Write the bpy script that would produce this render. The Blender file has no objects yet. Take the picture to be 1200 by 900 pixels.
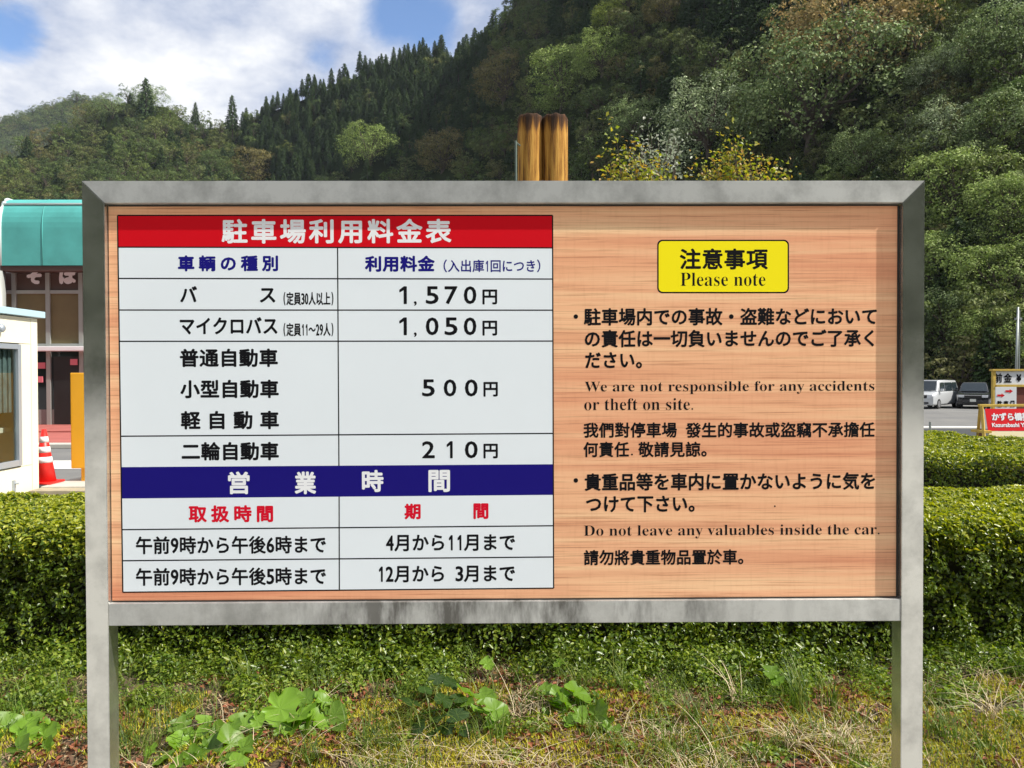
import bpy, bmesh, math, random
import numpy as np
from mathutils import Vector, Matrix, noise
R = math.radians
rnd = random.Random(7)
rng = np.random.default_rng(11)
SC = bpy.context.scene
COL = SC.collection

# ------------------------------------------------------------------ camera
FPX = 900.0                                   # focal length in photo pixels (1200 wide)
CAMP = np.array([-0.0045, -1.7504, 1.5])
YAW, PIT, ROL = 0.0101, -0.0133, -0.0029
_F = np.array([math.sin(YAW)*math.cos(PIT), math.cos(YAW)*math.cos(PIT), math.sin(PIT)])
_R = np.array([math.cos(YAW), -math.sin(YAW), 0.0]); _U = np.cross(_R, _F)
_R2 = _R*math.cos(ROL)+_U*math.sin(ROL); _U2 = -_R*math.sin(ROL)+_U*math.cos(ROL)
cam = bpy.data.cameras.new('camera'); cam.sensor_width = 36; cam.lens = 36*FPX/1200
cam.clip_start = 0.05; cam.clip_end = 20000
camo = bpy.data.objects.new('camera', cam); COL.objects.link(camo)
camo.matrix_world = Matrix(((_R2[0], _U2[0], -_F[0], CAMP[0]), (_R2[1], _U2[1], -_F[1], CAMP[1]),
                            (_R2[2], _U2[2], -_F[2], CAMP[2]), (0, 0, 0, 1)))
SC.camera = camo
SC.view_settings.view_transform = 'Standard'; SC.view_settings.look = 'None'
SC.view_settings.exposure = 0.56; SC.view_settings.gamma = 1.0

def raydir(px, py):
    return _F + (px-600)/FPX*_R2 - (py-450)/FPX*_U2
def at(px, py, D):                            # world point seen at a photo pixel, D metres in front of the camera
    return CAMP + raydir(px, py)*D
def on_y(px, py, y=0.0):
    d = raydir(px, py); return CAMP + d*((y-CAMP[1])/d[1])
def to_px(P):
    q = np.asarray(P)-CAMP; z = q@_F
    return 600+FPX*(q@_R2)/z, 450-FPX*(q@_U2)/z, z

# ------------------------------------------------------------------ world + sun
SUN = Vector((0.66, -0.175, 0.725)).normalized()      # direction towards the sun
elev = math.asin(SUN.z); azim = math.atan2(SUN.x, SUN.y)
w = bpy.data.worlds.new('World'); SC.world = w; w.use_nodes = True
nt = w.node_tree; N = nt.nodes; L = nt.links; N.clear()
def nd(t, **k):
    n = N.new(t)
    for a, b in k.items(): setattr(n, a, b)
    return n
wo = nd('ShaderNodeOutputWorld'); bg1 = nd('ShaderNodeBackground'); bg2 = nd('ShaderNodeBackground'); mx = nd('ShaderNodeMixShader')
sky = nd('ShaderNodeTexSky', sky_type='NISHITA'); sky.sun_disc = False; sky.sun_elevation = elev; sky.sun_rotation = azim
sky.air_density = 1.0; sky.dust_density = 0.2; sky.ozone_density = 4.0; sky.altitude = 1500
L.new(sky.outputs[0], bg1.inputs[0]); bg1.inputs[1].default_value = 0.15
tc = nd('ShaderNodeTexCoord')
sep = nd('ShaderNodeSeparateXYZ'); L.new(tc.outputs['Generated'], sep.inputs[0])
mz = nd('ShaderNodeMath', operation='MAXIMUM'); L.new(sep.outputs[2], mz.inputs[0]); mz.inputs[1].default_value = 0.0
az = nd('ShaderNodeMath', operation='ADD'); L.new(mz.outputs[0], az.inputs[0]); az.inputs[1].default_value = 0.28
dx = nd('ShaderNodeMath', operation='DIVIDE'); L.new(sep.outputs[0], dx.inputs[0]); L.new(az.outputs[0], dx.inputs[1])
dy = nd('ShaderNodeMath', operation='DIVIDE'); L.new(sep.outputs[1], dy.inputs[0]); L.new(az.outputs[0], dy.inputs[1])
cmb = nd('ShaderNodeCombineXYZ'); L.new(dx.outputs[0], cmb.inputs[0]); L.new(dy.outputs[0], cmb.inputs[1])
n1 = nd('ShaderNodeTexNoise'); n1.inputs['Scale'].default_value = 1.15; n1.inputs['Detail'].default_value = 9; n1.inputs['Roughness'].default_value = 0.64
n1.inputs['Distortion'].default_value = 0.35
L.new(cmb.outputs[0], n1.inputs['Vector'])
acc = n1.outputs['Fac']
for px, py, sharp, amt in ((12, 34, 900, 0.26), (380, 68, 1500, 0.22), (505, 22, 420, 0.36), (440, 8, 700, 0.16)):
    d = raydir(px, py); d = d/np.linalg.norm(d)
    vd = nd('ShaderNodeVectorMath', operation='DOT_PRODUCT'); L.new(tc.outputs['Generated'], vd.inputs[0]); vd.inputs[1].default_value = tuple(d)
    pw = nd('ShaderNodeMath', operation='POWER'); L.new(vd.outputs['Value'], pw.inputs[0]); pw.inputs[1].default_value = sharp
    ml = nd('ShaderNodeMath', operation='MULTIPLY_ADD'); L.new(pw.outputs[0], ml.inputs[0]); ml.inputs[1].default_value = -amt; L.new(acc, ml.inputs[2])
    acc = ml.outputs[0]
cov = nd('ShaderNodeMapRange'); cov.interpolation_type = 'SMOOTHSTEP'
cov.inputs['From Min'].default_value = 0.17; cov.inputs['From Max'].default_value = 0.33
L.new(acc, cov.inputs['Value'])
n2 = nd('ShaderNodeTexNoise'); n2.inputs['Scale'].default_value = 1.9; n2.inputs['Detail'].default_value = 8; n2.inputs['Roughness'].default_value = 0.62
off = nd('ShaderNodeVectorMath', operation='ADD'); L.new(cmb.outputs[0], off.inputs[0]); off.inputs[1].default_value = (7.3, 2.1, 0)
L.new(off.outputs[0], n2.inputs['Vector'])
cr = nd('ShaderNodeValToRGB'); cr.color_ramp.elements[0].position = 0.40; cr.color_ramp.elements[0].color = (0.38, 0.45, 0.62, 1)
cr.color_ramp.elements[1].position = 0.58; cr.color_ramp.elements[1].color = (0.92, 0.93, 0.95, 1)
L.new(n2.outputs['Fac'], cr.inputs[0]); L.new(cr.outputs[0], bg2.inputs[0]); bg2.inputs[1].default_value = 0.78
L.new(cov.outputs[0], mx.inputs[0]); L.new(bg1.outputs[0], mx.inputs[1]); L.new(bg2.outputs[0], mx.inputs[2]); L.new(mx.outputs[0], wo.inputs[0])
sl = bpy.data.lights.new('sun', 'SUN'); sl.energy = 4.8; sl.angle = R(0.6); sl.color = (1.0, 0.95, 0.86)
so = bpy.data.objects.new('sun', sl); COL.objects.link(so); so.rotation_euler = (-SUN).to_track_quat('-Z', 'Y').to_euler()
so.location = (6, -4, 9)

# ------------------------------------------------------------------ materials
def srgb(r, g, b):
    f = lambda c: ((c/255+0.055)/1.055)**2.4 if c > 10 else c/255/12.92
    return (f(r), f(g), f(b))
def mat(name):
    m = bpy.data.materials.new(name); m.use_nodes = True
    return m, m.node_tree, m.node_tree.nodes['Principled BSDF']
def c4(c): return (c[0], c[1], c[2], 1)
def add(t, kind, **k):
    n = t.nodes.new(kind)
    for a, b in k.items(): setattr(n, a, b)
    return n
def noise_tex(t, scale, vec=None, detail=4, rough=0.5, stretch=None, coord='Object', loc=(0, 0, 0)):
    n = add(t, 'ShaderNodeTexNoise'); n.inputs['Scale'].default_value = scale; n.inputs['Detail'].default_value = detail; n.inputs['Roughness'].default_value = rough
    c = add(t, 'ShaderNodeTexCoord')
    mp = add(t, 'ShaderNodeMapping'); mp.inputs['Location'].default_value = loc
    if stretch: mp.inputs['Scale'].default_value = stretch
    t.links.new(c.outputs[coord], mp.inputs[0]); t.links.new(mp.outputs[0], n.inputs['Vector'])
    return n
def ramp(t, src, stops):
    r = add(t, 'ShaderNodeValToRGB'); e = r.color_ramp.elements
    while len(e) < len(stops): e.new(0.5)
    for i, (p, c) in enumerate(stops):
        e[i].position = p; e[i].color = c4(c)
    t.links.new(src, r.inputs[0]); return r
def bump(t, src, b, strength, dist=0.01):
    n = add(t, 'ShaderNodeBump'); n.inputs['Strength'].default_value = strength; n.inputs['Distance'].default_value = dist
    t.links.new(src, n.inputs['Height']); t.links.new(n.outputs[0], b.inputs['Normal'])
def plain(name, col, rough=0.5, metal=0.0, var=0.0, scale=3.0, bmp=0.0, coat=0.0, spec=0.5):
    m, t, b = mat(name)
    b.inputs['Base Color'].default_value = c4(col); b.inputs['Roughness'].default_value = rough; b.inputs['Metallic'].default_value = metal
    b.inputs['Specular IOR Level'].default_value = spec
    if coat: b.inputs['Coat Weight'].default_value = coat
    if var or bmp:
        n = noise_tex(t, scale, detail=6, rough=0.6)
        if var:
            r = ramp(t, n.outputs['Fac'], [(0.3, tuple(max(0, c*(1-var)) for c in col)), (0.7, tuple(min(1, c*(1+var*0.6)) for c in col))])
            t.links.new(r.outputs[0], b.inputs['Base Color'])
        if bmp: bump(t, n.outputs['Fac'], b, bmp)
    return m
def leafmat(name, cols, rough=0.45, trans=0.3, objvar=0.0, spec=0.4, cols2=None, patch=None, clump=None):
    """colour varies from leaf to leaf (and from plant to plant)"""
    m, t, b = mat(name)
    g = add(t, 'ShaderNodeNewGeometry')
    stops = [(i/(len(cols)-1) if len(cols) > 1 else 0, c) for i, c in enumerate(cols)]
    r = ramp(t, g.outputs['Random Per Island'], stops)
    col = r.outputs[0]
    if patch:
        n = noise_tex(t, patch, detail=3)
        r2 = ramp(t, g.outputs['Random Per Island'], [(i/(len(cols2)-1), c) for i, c in enumerate(cols2)])
        f = ramp(t, n.outputs['Fac'], [(0.42, (0, 0, 0)), (0.58, (1, 1, 1))])
        mm = add(t, 'ShaderNodeMixRGB'); t.links.new(f.outputs[0], mm.inputs[0]); t.links.new(col, mm.inputs[1]); t.links.new(r2.outputs[0], mm.inputs[2]); col = mm.outputs[0]
    if objvar and cols2 and not patch:
        oi = add(t, 'ShaderNodeObjectInfo')
        r2 = ramp(t, oi.outputs['Random'], [(i/(len(cols2)-1), c) for i, c in enumerate(cols2)])
        mm = add(t, 'ShaderNodeMixRGB'); mm.inputs[0].default_value = objvar; t.links.new(col, mm.inputs[1]); t.links.new(r2.outputs[0], mm.inputs[2]); col = mm.outputs[0]
    if clump:                                # tufts of older and newer growth
        nn = noise_tex(t, clump, detail=2, rough=0.6); mv = add(t, 'ShaderNodeMapRange'); mv.inputs['From Min'].default_value = 0.34; mv.inputs['From Max'].default_value = 0.66; mv.inputs['To Min'].default_value = 0.50; mv.inputs['To Max'].default_value = 1.75
        hv = add(t, 'ShaderNodeHueSaturation'); t.links.new(nn.outputs['Fac'], mv.inputs[0]); t.links.new(mv.outputs[0], hv.inputs['Value']); t.links.new(col, hv.inputs['Color']); col = hv.outputs[0]
    t.links.new(col, b.inputs['Base Color']); b.inputs['Roughness'].default_value = rough; b.inputs['Specular IOR Level'].default_value = spec
    tr = add(t, 'ShaderNodeBsdfTranslucent'); ms = add(t, 'ShaderNodeMixShader'); ms.inputs[0].default_value = trans
    hs = add(t, 'ShaderNodeHueSaturation'); hs.inputs['Value'].default_value = 1.5; hs.inputs['Saturation'].default_value = 1.1
    t.links.new(col, hs.inputs['Color']); t.links.new(hs.outputs[0], tr.inputs[0])
    out = t.nodes['Material Output']
    t.links.new(b.outputs[0], ms.inputs[1]); t.links.new(tr.outputs[0], ms.inputs[2]); t.links.new(ms.outputs[0], out.inputs[0])
    return m

# ------------------------------------------------------------------ object helpers
def tag(o, label=None, cat=None, group=None, kind=None):
    if label: o['label'] = label
    if cat: o['category'] = cat
    if group: o['group'] = group
    if kind: o['kind'] = kind
    return o
def empty(name, loc, rz=0, label=None, cat=None, group=None):
    o = bpy.data.objects.new(name, None); COL.objects.link(o); o.location = [float(v) for v in loc]; o.rotation_euler = (0, 0, rz)
    o.empty_display_size = 0.1
    return tag(o, label, cat, group)
def link(name, me, parent=None, m=None, smooth=False):
    o = bpy.data.objects.new(name, me); COL.objects.link(o)
    if m is not None:
        for q in (m if isinstance(m, (list, tuple)) else [m]): me.materials.append(q)
    if parent: o.parent = parent
    if smooth: me.shade_smooth()
    return o
class MB:
    """collects shapes, links them as one mesh"""
    def __init__(s): s.bm = bmesh.new()
    def box(s, x0, x1, y0, y1, z0, z1, bev=0.0, mi=0):
        vs = [s.bm.verts.new((x, y, z)) for z in (z0, z1) for x, y in ((x0, y0), (x1, y0), (x1, y1), (x0, y1))]
        fs = [s.bm.faces.new([vs[i] for i in f]) for f in ((3, 2, 1, 0), (4, 5, 6, 7), (0, 1, 5, 4), (1, 2, 6, 5), (2, 3, 7, 6), (3, 0, 4, 7))]
        for f in fs: f.material_index = mi
        if bev:
            es = {e for f in fs for e in f.edges}
            bmesh.ops.bevel(s.bm, geom=list(es), offset=bev, segments=2, affect='EDGES', profile=0.6)
        return s
    def tube(s, pts, rad, n=8, cap=True, mi=0):
        pts = [Vector(p) for p in pts]; rings = []
        if not hasattr(rad, '__len__'): rad = [rad]*len(pts)
        for i, p in enumerate(pts):
            d = (pts[min(i+1, len(pts)-1)]-pts[max(i-1, 0)]).normalized()
            a = d.orthogonal().normalized() if abs(d.z) < 0.9 else Vector((1, 0, 0)).cross(d).normalized()
            b = d.cross(a)
            rings.append([s.bm.verts.new(p+(a*math.cos(2*math.pi*k/n)+b*math.sin(2*math.pi*k/n))*rad[i]) for k in range(n)])
        for i in range(len(rings)-1):
            for k in range(n):
                f = s.bm.faces.new((rings[i][k], rings[i][(k+1) % n], rings[i+1][(k+1) % n], rings[i+1][k])); f.material_index = mi
        if cap:
            for r_ in (rings[0][::-1], rings[-1]):
                f = s.bm.faces.new(r_); f.material_index = mi
        return s
    def poly_prism(s, pts, y0, y1, mi=0, axis='y', bev=0.0):
        def P(a, b, c): return (a, c, b) if axis == 'y' else ((c, a, b) if axis == 'x' else (a, b, c))
        A = [s.bm.verts.new(P(a, b, y0)) for a, b in pts]; B = [s.bm.verts.new(P(a, b, y1)) for a, b in pts]
        fs = [s.bm.faces.new(A), s.bm.faces.new(B[::-1])]
        for i in range(len(pts)):
            j = (i+1) % len(pts); fs.append(s.bm.faces.new((A[j], A[i], B[i], B[j])))
        for f in fs: f.material_index = mi
        if bev:
            es = {e for f in fs[:2] for e in f.edges}
            bmesh.ops.bevel(s.bm, geom=list(es), offset=bev, segments=2, affect='EDGES')
        return s
    def quad(s, pts, mi=0):
        f = s.bm.faces.new([s.bm.verts.new(p) for p in pts]); f.material_index = mi; return s
    def mesh(s, name):
        bmesh.ops.recalc_face_normals(s.bm, faces=s.bm.faces)
        me = bpy.data.meshes.new(name); s.bm.to_mesh(me); s.bm.free(); return me
    def build(s, name, m, parent=None, smooth=False):
        return link(name, s.mesh(name), parent, m, smooth)
def np_mesh(name, V, F3):
    me = bpy.data.meshes.new(name); V = np.asarray(V, np.float32); F = np.asarray(F3, np.int32)
    me.vertices.add(len(V)); me.vertices.foreach_set('co', V.ravel())
    me.loops.add(F.size); me.loops.foreach_set('vertex_index', F.ravel())
    me.polygons.add(len(F)); k = F.shape[1]
    me.polygons.foreach_set('loop_start', np.arange(0, F.size, k, dtype=np.int32)); me.polygons.foreach_set('loop_total', np.full(len(F), k, np.int32))
    me.update(calc_edges=True); return me
def unit(v): return v/np.maximum(np.linalg.norm(v, axis=-1, keepdims=True), 1e-9)
def leaves(P, Nn, size, aspect=0.5, jit=0.6, fold=0.25, dirs=None, rg=None):
    """folded rhombic leaves (2 triangles) at P facing roughly Nn; returns verts, faces"""
    rg = rg or rng; n = len(P)
    Nn = unit(unit(Nn)+rg.normal(0, jit, (n, 3)))
    t = rg.normal(0, 1, (n, 3)) if dirs is None else dirs+rg.normal(0, 0.25, (n, 3))
    t = unit(t-Nn*np.sum(t*Nn, 1, keepdims=True)); b = np.cross(Nn, t)
    s = (size*np.ones(n))[:, None]*rg.uniform(0.65, 1.3, (n, 1)); wd = s*aspect*0.5
    up = Nn*wd*fold*2
    V = np.stack([P-t*s*0.5, P+b*wd+up-t*s*0.05, P+t*s*0.5, P-b*wd+up-t*s*0.05], 1).reshape(-1, 3)
    i = np.arange(n)[:, None]*4
    F = np.concatenate([i+np.array([[0, 2, 1]]), i+np.array([[0, 3, 2]])], 1).reshape(-1, 3)
    return V, F
def blades(P, h, wid, lean=0.5, seg=3, rg=None, azi=None):
    """grass blades, curved, tapering"""
    rg = rg or rng; n = len(P)
    a = rg.uniform(0, 2*math.pi, n) if azi is None else azi; le = rg.uniform(0.2, 1, n)*lean
    h = h*rg.uniform(0.5, 1.2, n); d = np.stack([np.cos(a), np.sin(a), 0*a], 1); s = np.stack([-np.sin(a), np.cos(a), 0*a], 1)
    rows = []
    for k in range(seg+1):
        f = k/seg
        c = P+d*(le*f*f*h)[:, None]+np.array([0, 0, 1])*(h*f*(1-0.45*np.minimum(le, 1)*f))[:, None]
        ww = (wid*(1-f)**0.6)*0.5+wid*0.03
        rows.append(c-s*ww); rows.append(c+s*ww)
    V = np.stack(rows, 1); m_ = V.shape[1]; V = V.reshape(-1, 3); i = np.arange(n)[:, None]*m_; F = []
    for k in range(seg):
        q = 2*k
        F += [i+np.array([[q, q+1, q+3]]), i+np.array([[q, q+3, q+2]])]
    return V, np.concatenate(F, 1).reshape(-1, 3)
def fbm(x, y, s=1.0, seed=0.0):
    return noise.fractal(Vector((x*s+seed, y*s-seed*0.7, seed)), 1.0, 2.0, 4)
def instances(name, pts, rots, scl, proto, m=None):
    """one object: the prototype's mesh instanced on many points with geometry nodes"""
    me = bpy.data.meshes.new(name); me.vertices.add(len(pts)); me.vertices.foreach_set('co', np.asarray(pts, np.float32).ravel())
    a = me.attributes.new('rot', 'FLOAT_VECTOR', 'POINT'); a.data.foreach_set('vector', np.asarray(rots, np.float32).ravel())
    a = me.attributes.new('scl', 'FLOAT', 'POINT'); a.data.foreach_set('value', np.asarray(scl, np.float32))
    o = bpy.data.objects.new(name, me); COL.objects.link(o)
    ng = bpy.data.node_groups.new(name, 'GeometryNodeTree')
    ng.interface.new_socket('Geometry', in_out='INPUT', socket_type='NodeSocketGeometry'); ng.interface.new_socket('Geometry', in_out='OUTPUT', socket_type='NodeSocketGeometry')
    gi = ng.nodes.new('NodeGroupInput'); go = ng.nodes.new('NodeGroupOutput'); ip = ng.nodes.new('GeometryNodeInstanceOnPoints')
    oi = ng.nodes.new('GeometryNodeObjectInfo'); oi.transform_space = 'ORIGINAL'; oi.inputs['Object'].default_value = proto; oi.inputs['As Instance'].default_value = True
    na = ng.nodes.new('GeometryNodeInputNamedAttribute'); na.data_type = 'FLOAT_VECTOR'; na.inputs['Name'].default_value = 'rot'
    ns = ng.nodes.new('GeometryNodeInputNamedAttribute'); ns.data_type = 'FLOAT'; ns.inputs['Name'].default_value = 'scl'
    er = ng.nodes.new('FunctionNodeEulerToRotation')
    ng.links.new(gi.outputs[0], ip.inputs['Points']); ng.links.new(oi.outputs['Geometry'], ip.inputs['Instance'])
    ng.links.new(na.outputs['Attribute'], er.inputs[0]); ng.links.new(er.outputs[0], ip.inputs['Rotation'])
    ng.links.new(ns.outputs['Attribute'], ip.inputs['Scale']); ng.links.new(ip.outputs[0], go.inputs[0])
    md = o.modifiers.new('instances', 'NODES'); md.node_group = ng
    return o

# ------------------------------------------------------------------ ground
def ground_z(x, y):
    """level near the sign, the car park on the far right lies about 0.75 m lower"""
    d = y+1.75
    t = min(1, max(0, (d-9)/22)); t = t*t*(3-2*t)
    s = min(1, max(0, (x+3)/9)); s = s*s*(3-2*s)
    return -0.75*t*s
def bank_z(x, y):
    return ground_z(x, y)+0.05*fbm(x, y, 0.9, 3.0)+0.018*fbm(x, y, 4.5, 9.0)+0.03
# large sheet
def grid(xs, ys, fz):
    V = [(x, y, fz(x, y)) for y in ys for x in xs]; nx = len(xs)
    F = [(j*nx+i, j*nx+i+1, (j+1)*nx+i+1, (j+1)*nx+i) for j in range(len(ys)-1) for i in range(nx-1)]
    me = bpy.data.meshes.new('g'); me.from_pydata(V, [], F); return me
def spaced(a, b, n, p=1.0):
    return [a+(b-a)*((i/n)**p) for i in range(n+1)]
m_soil, t, b = mat('soil')
n = noise_tex(t, 3.0, detail=8, rough=0.65); r = ramp(t, n.outputs['Fac'], [(0.3, (0.02, 0.014, 0.009)), (0.5, (0.06, 0.043, 0.024)), (0.7, (0.15, 0.11, 0.06))])
n2 = noise_tex(t, 60, detail=6, rough=0.7); bump(t, n2.outputs['Fac'], b, 0.8, 0.01)
t.links.new(r.outputs[0], b.inputs['Base Color']); b.inputs['Roughness'].default_value = 0.95
m_asph, t, b = mat('asphalt')
n = noise_tex(t, 0.5, detail=8, rough=0.7); r = ramp(t, n.outputs['Fac'], [(0.35, (0.13, 0.13, 0.13)), (0.65, (0.19, 0.185, 0.175))])
t.links.new(r.outputs[0], b.inputs['Base Color']); b.inputs['Roughness'].default_value = 0.9
n2 = noise_tex(t, 70, detail=3); bump(t, n2.outputs['Fac'], b, 0.5, 0.005)
xs = sorted(set([round(v, 2) for v in spaced(-6, 14, 40)]+[-1600, -900, -300, -120, -60, -30, -15, -10, 18, 25, 35, 50, 80, 140, 300, 900, 1600]))
ys = sorted(set([round(v, 2) for v in spaced(-3, 45, 60)]+[-600, -300, -100, -40, -15, -7, 55, 70, 100, 200, 500, 1000, 2000]))
g = link('ground', grid(xs, ys, lambda x, y: ground_z(x, y)-0.02), None, m_asph, True); tag(g, kind='structure')
tag(link('forecourt_slab', grid(spaced(-14, 14, 8), spaced(-30, -0.72, 8), lambda x, y: 0.012), None, plain('pale concrete paving', (0.40, 0.385, 0.35), 0.85, var=0.15, scale=1.5)), kind='structure')
bk = link('planting_bed', grid(spaced(-9.5, 9.5, 190), spaced(-0.6, 4.2, 90), lambda x, y: bank_z(x, y)), None, m_soil, True); tag(bk, kind='structure')

# ------------------------------------------------------------------ the sign
def metal(name, tangent, base=(0.70, 0.71, 0.69), stains=False):
    ra, rb_ = (0.17, 0.25) if tangent[0] else (0.36, 0.46)
    m, t, b = mat(name)
    n = noise_tex(t, 9, detail=9, rough=0.72); lo = tuple(c*0.66 for c in base)
    r = ramp(t, n.outputs['Fac'], [(0.34, lo), (0.58, base)])
    col = r.outputs[0]
    b.inputs['Metallic'].default_value = 0.92; b.inputs['Roughness'].default_value = 0.36
    b.inputs['Anisotropic'].default_value = 0.9
    ge = add(t, 'ShaderNodeNewGeometry'); tv = add(t, 'ShaderNodeVectorMath', operation='CROSS_PRODUCT'); t.links.new(ge.outputs['True Normal'], tv.inputs[0])
    tv.inputs[1].default_value = (0, 0.05, 1) if tangent[0] else (1, 0.05, 0)
    t.links.new(tv.outputs[0], b.inputs['Tangent'])
    if stains:
        c = add(t, 'ShaderNodeTexCoord'); s = add(t, 'ShaderNodeSeparateXYZ'); t.links.new(c.outputs['Object'], s.inputs[0])
        d1 = noise_tex(t, 5.5, detail=7, rough=0.65, stretch=(1.6, 1, 0.45), loc=(0.6, 0, 0))
        msk = ramp(t, d1.outputs['Fac'], [(0.46, (0, 0, 0)), (0.60, (1, 1, 1))])
        ab = add(t, 'ShaderNodeMath', operation='ABSOLUTE'); t.links.new(s.outputs[0], ab.inputs[0])
        mr = add(t, 'ShaderNodeMapRange'); mr.inputs['From Min'].default_value = 0.25; mr.inputs['From Max'].default_value = 0.75; mr.inputs['To Min'].default_value = 0.9; mr.inputs['To Max'].default_value = 0.12
        t.links.new(ab.outputs[0], mr.inputs[0])
        mu = add(t, 'ShaderNodeMath', operation='MULTIPLY'); t.links.new(msk.outputs[0], mu.inputs[0]); t.links.new(mr.outputs[0], mu.inputs[1])
        mm = add(t, 'ShaderNodeMixRGB'); t.links.new(mu.outputs[0], mm.inputs[0]); t.links.new(col, mm.inputs[1]); mm.inputs[2].default_value = (0.07, 0.065, 0.055, 1); col = mm.outputs[0]
        iv = add(t, 'ShaderNodeMath', operation='MULTIPLY_ADD'); iv.inputs[1].default_value = -0.6; iv.inputs[2].default_value = 0.75
        t.links.new(mu.outputs[0], iv.inputs[0]); t.links.new(iv.outputs[0], b.inputs['Metallic'])
    t.links.new(col, b.inputs['Base Color'])
    rr = ramp(t, n.outputs['Fac'], [(0.3, (ra,)*3), (0.7, (rb_,)*3)]); t.links.new(rr.outputs[0], b.inputs['Roughness'])
    return m
m_post = metal('brushed steel upright', (1, 0, 0)); m_rail = metal('brushed steel rail', (0, 0, 1)); m_rail2 = metal('stained steel rail', (0, 0, 1), stains=True)
m_dark = plain('dark rubber', (0.02, 0.018, 0.015), 0.6)
m_wood, t, b = mat('printed wood grain')
n = noise_tex(t, 5.0, detail=9, rough=0.62, stretch=(0.16, 1, 6.5))
n_b = noise_tex(t, 2.2, detail=3, rough=0.5, stretch=(0.35, 1, 2.4), loc=(3, 0, 1))
n_c = noise_tex(t, 60, detail=5, rough=0.65, stretch=(0.06, 1, 4.5))
n_d = noise_tex(t, 40, detail=3, rough=0.6, stretch=(2.6, 1, 0.30), loc=(1, 0, 5))
r = ramp(t, n.outputs['Fac'], [(0.27, srgb(182, 104, 70)), (0.37, srgb(214, 144, 106)), (0.50, srgb(234, 176, 134)), (0.66, srgb(246, 210, 164))])
r_b = ramp(t, n_b.outputs['Fac'], [(0.35, srgb(226, 150, 118)), (0.65, srgb(249, 206, 162))])
m1 = add(t, 'ShaderNodeMixRGB'); m1.inputs[0].default_value = 0.38; t.links.new(r.outputs[0], m1.inputs[1]); t.links.new(r_b.outputs[0], m1.inputs[2])
r_c = ramp(t, n_c.outputs['Fac'], [(0.34, srgb(196, 172, 160)), (0.48, (1, 1, 1))])
m2 = add(t, 'ShaderNodeMixRGB', blend_type='MULTIPLY'); m2.inputs[0].default_value = 0.75; t.links.new(m1.outputs[0], m2.inputs[1]); t.links.new(r_c.outputs[0], m2.inputs[2])
r_d = ramp(t, n_d.outputs['Fac'], [(0.32, srgb(220, 205, 200)), (0.5, (1, 1, 1))])
m3 = add(t, 'ShaderNodeMixRGB', blend_type='MULTIPLY'); m3.inputs[0].default_value = 0.15; t.links.new(m2.outputs[0], m3.inputs[1]); t.links.new(r_d.outputs[0], m3.inputs[2])
t.links.new(m3.outputs[0], b.inputs['Base Color']); b.inputs['Roughness'].default_value = 0.42; b.inputs['Specular IOR Level'].default_value = 0.35
m_white = plain('white vinyl', (0.76, 0.825, 0.88), 0.4, var=0.03, scale=2, spec=0.35)
m_red = plain('red vinyl', (0.60, 0.002, 0.010), 0.5, spec=0.14)
m_navy = plain('navy vinyl', (0.007, 0.003, 0.17), 0.5, spec=0.14)
m_yel = plain('yellow vinyl', (0.90, 0.78, 0.004), 0.4, spec=0.3)
m_ink = plain('black ink', (0.007, 0.007, 0.009), 0.8, spec=0.08)
m_inknavy = plain('navy ink', (0.010, 0.008, 0.19), 0.8, spec=0.1)
m_inkred = plain('red ink', (0.64, 0.005, 0.025), 0.7, spec=0.1)
m_inkwhite = plain('white ink', (0.80, 0.82, 0.85), 0.45, spec=0.25)

PZ0, PZ1 = 0.983, 1.885; PX = 0.90; FW = 0.050; FY0, FY1 = -0.0145, 0.030
sign = empty('information_sign', (0, 0, 0), 0, 'wide steel framed parking fee board with printed wood grain panel in the foreground', 'sign')
for s in (-1, 1):
    xi, xo = s*PX, s*(PX+FW); zt = PZ1+FW
    MB().poly_prism([(xi, -0.12), (xo, -0.12), (xo, zt), (xi, PZ1)], FY0, FY1, bev=0.0012).build('post', m_post, sign)
MB().poly_prism([(-PX+0.0006, PZ1+0.0006), (PX-0.0006, PZ1+0.0006), (PX+FW-0.0006, PZ1+FW), (-PX-FW+0.0006, PZ1+FW)], FY0, FY1, bev=0.0012).build('top_rail', m_rail, sign)
MB().box(-PX+0.0006, PX-0.0006, FY0+0.0015, FY1, PZ0-FW, PZ0, bev=0.0012).build('bottom_rail', m_rail2, sign)
MB().box(-PX+0.002, PX-0.002, 0.0, 0.010, PZ0+0.002, PZ1-0.002).build('board', m_wood, sign)
gk = MB()
gk.box(-PX+0.003, PX-0.003, -0.0022, -0.0002, PZ1-0.0045, PZ1-0.0012); gk.box(-PX+0.003, PX-0.003, -0.0022, -0.0002, PZ0+0.0012, PZ0+0.0032)
gk.box(PX-0.0055, PX-0.0012, -0.002, -0.0002, PZ0+0.0034, PZ1-0.0047)
gk.build('gasket', m_dark, sign)
def pq(px, py, dy):                          # point of the board face seen at this place
    p = on_y(px, py, 0.0); return Vector((p[0], -dy, p[2]))
def sheet(name, corners, dy, m, parent=sign):
    return MB().quad([pq(px, py, dy) for px, py in corners]).build(name, m, parent)
def lerp(a, b_, f): return a+(b_-a)*f
TXL = lambda y: lerp(137.8, 144.0, (y-252.4)/441.6); TXR = lambda y: lerp(647.5, 648.8, (y-252.4)/441.6)
sheet('table_sheet', [(TXL(290), 290), (TXR(290), 290.5), (648.8, 689.2), (144, 694)], 0.00010, m_white)
sheet('red_header', [(137.8, 252.4), (647.5, 252.4), (TXR(290), 290.2), (TXL(290), 289.6)], 0.00016, m_red)
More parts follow.
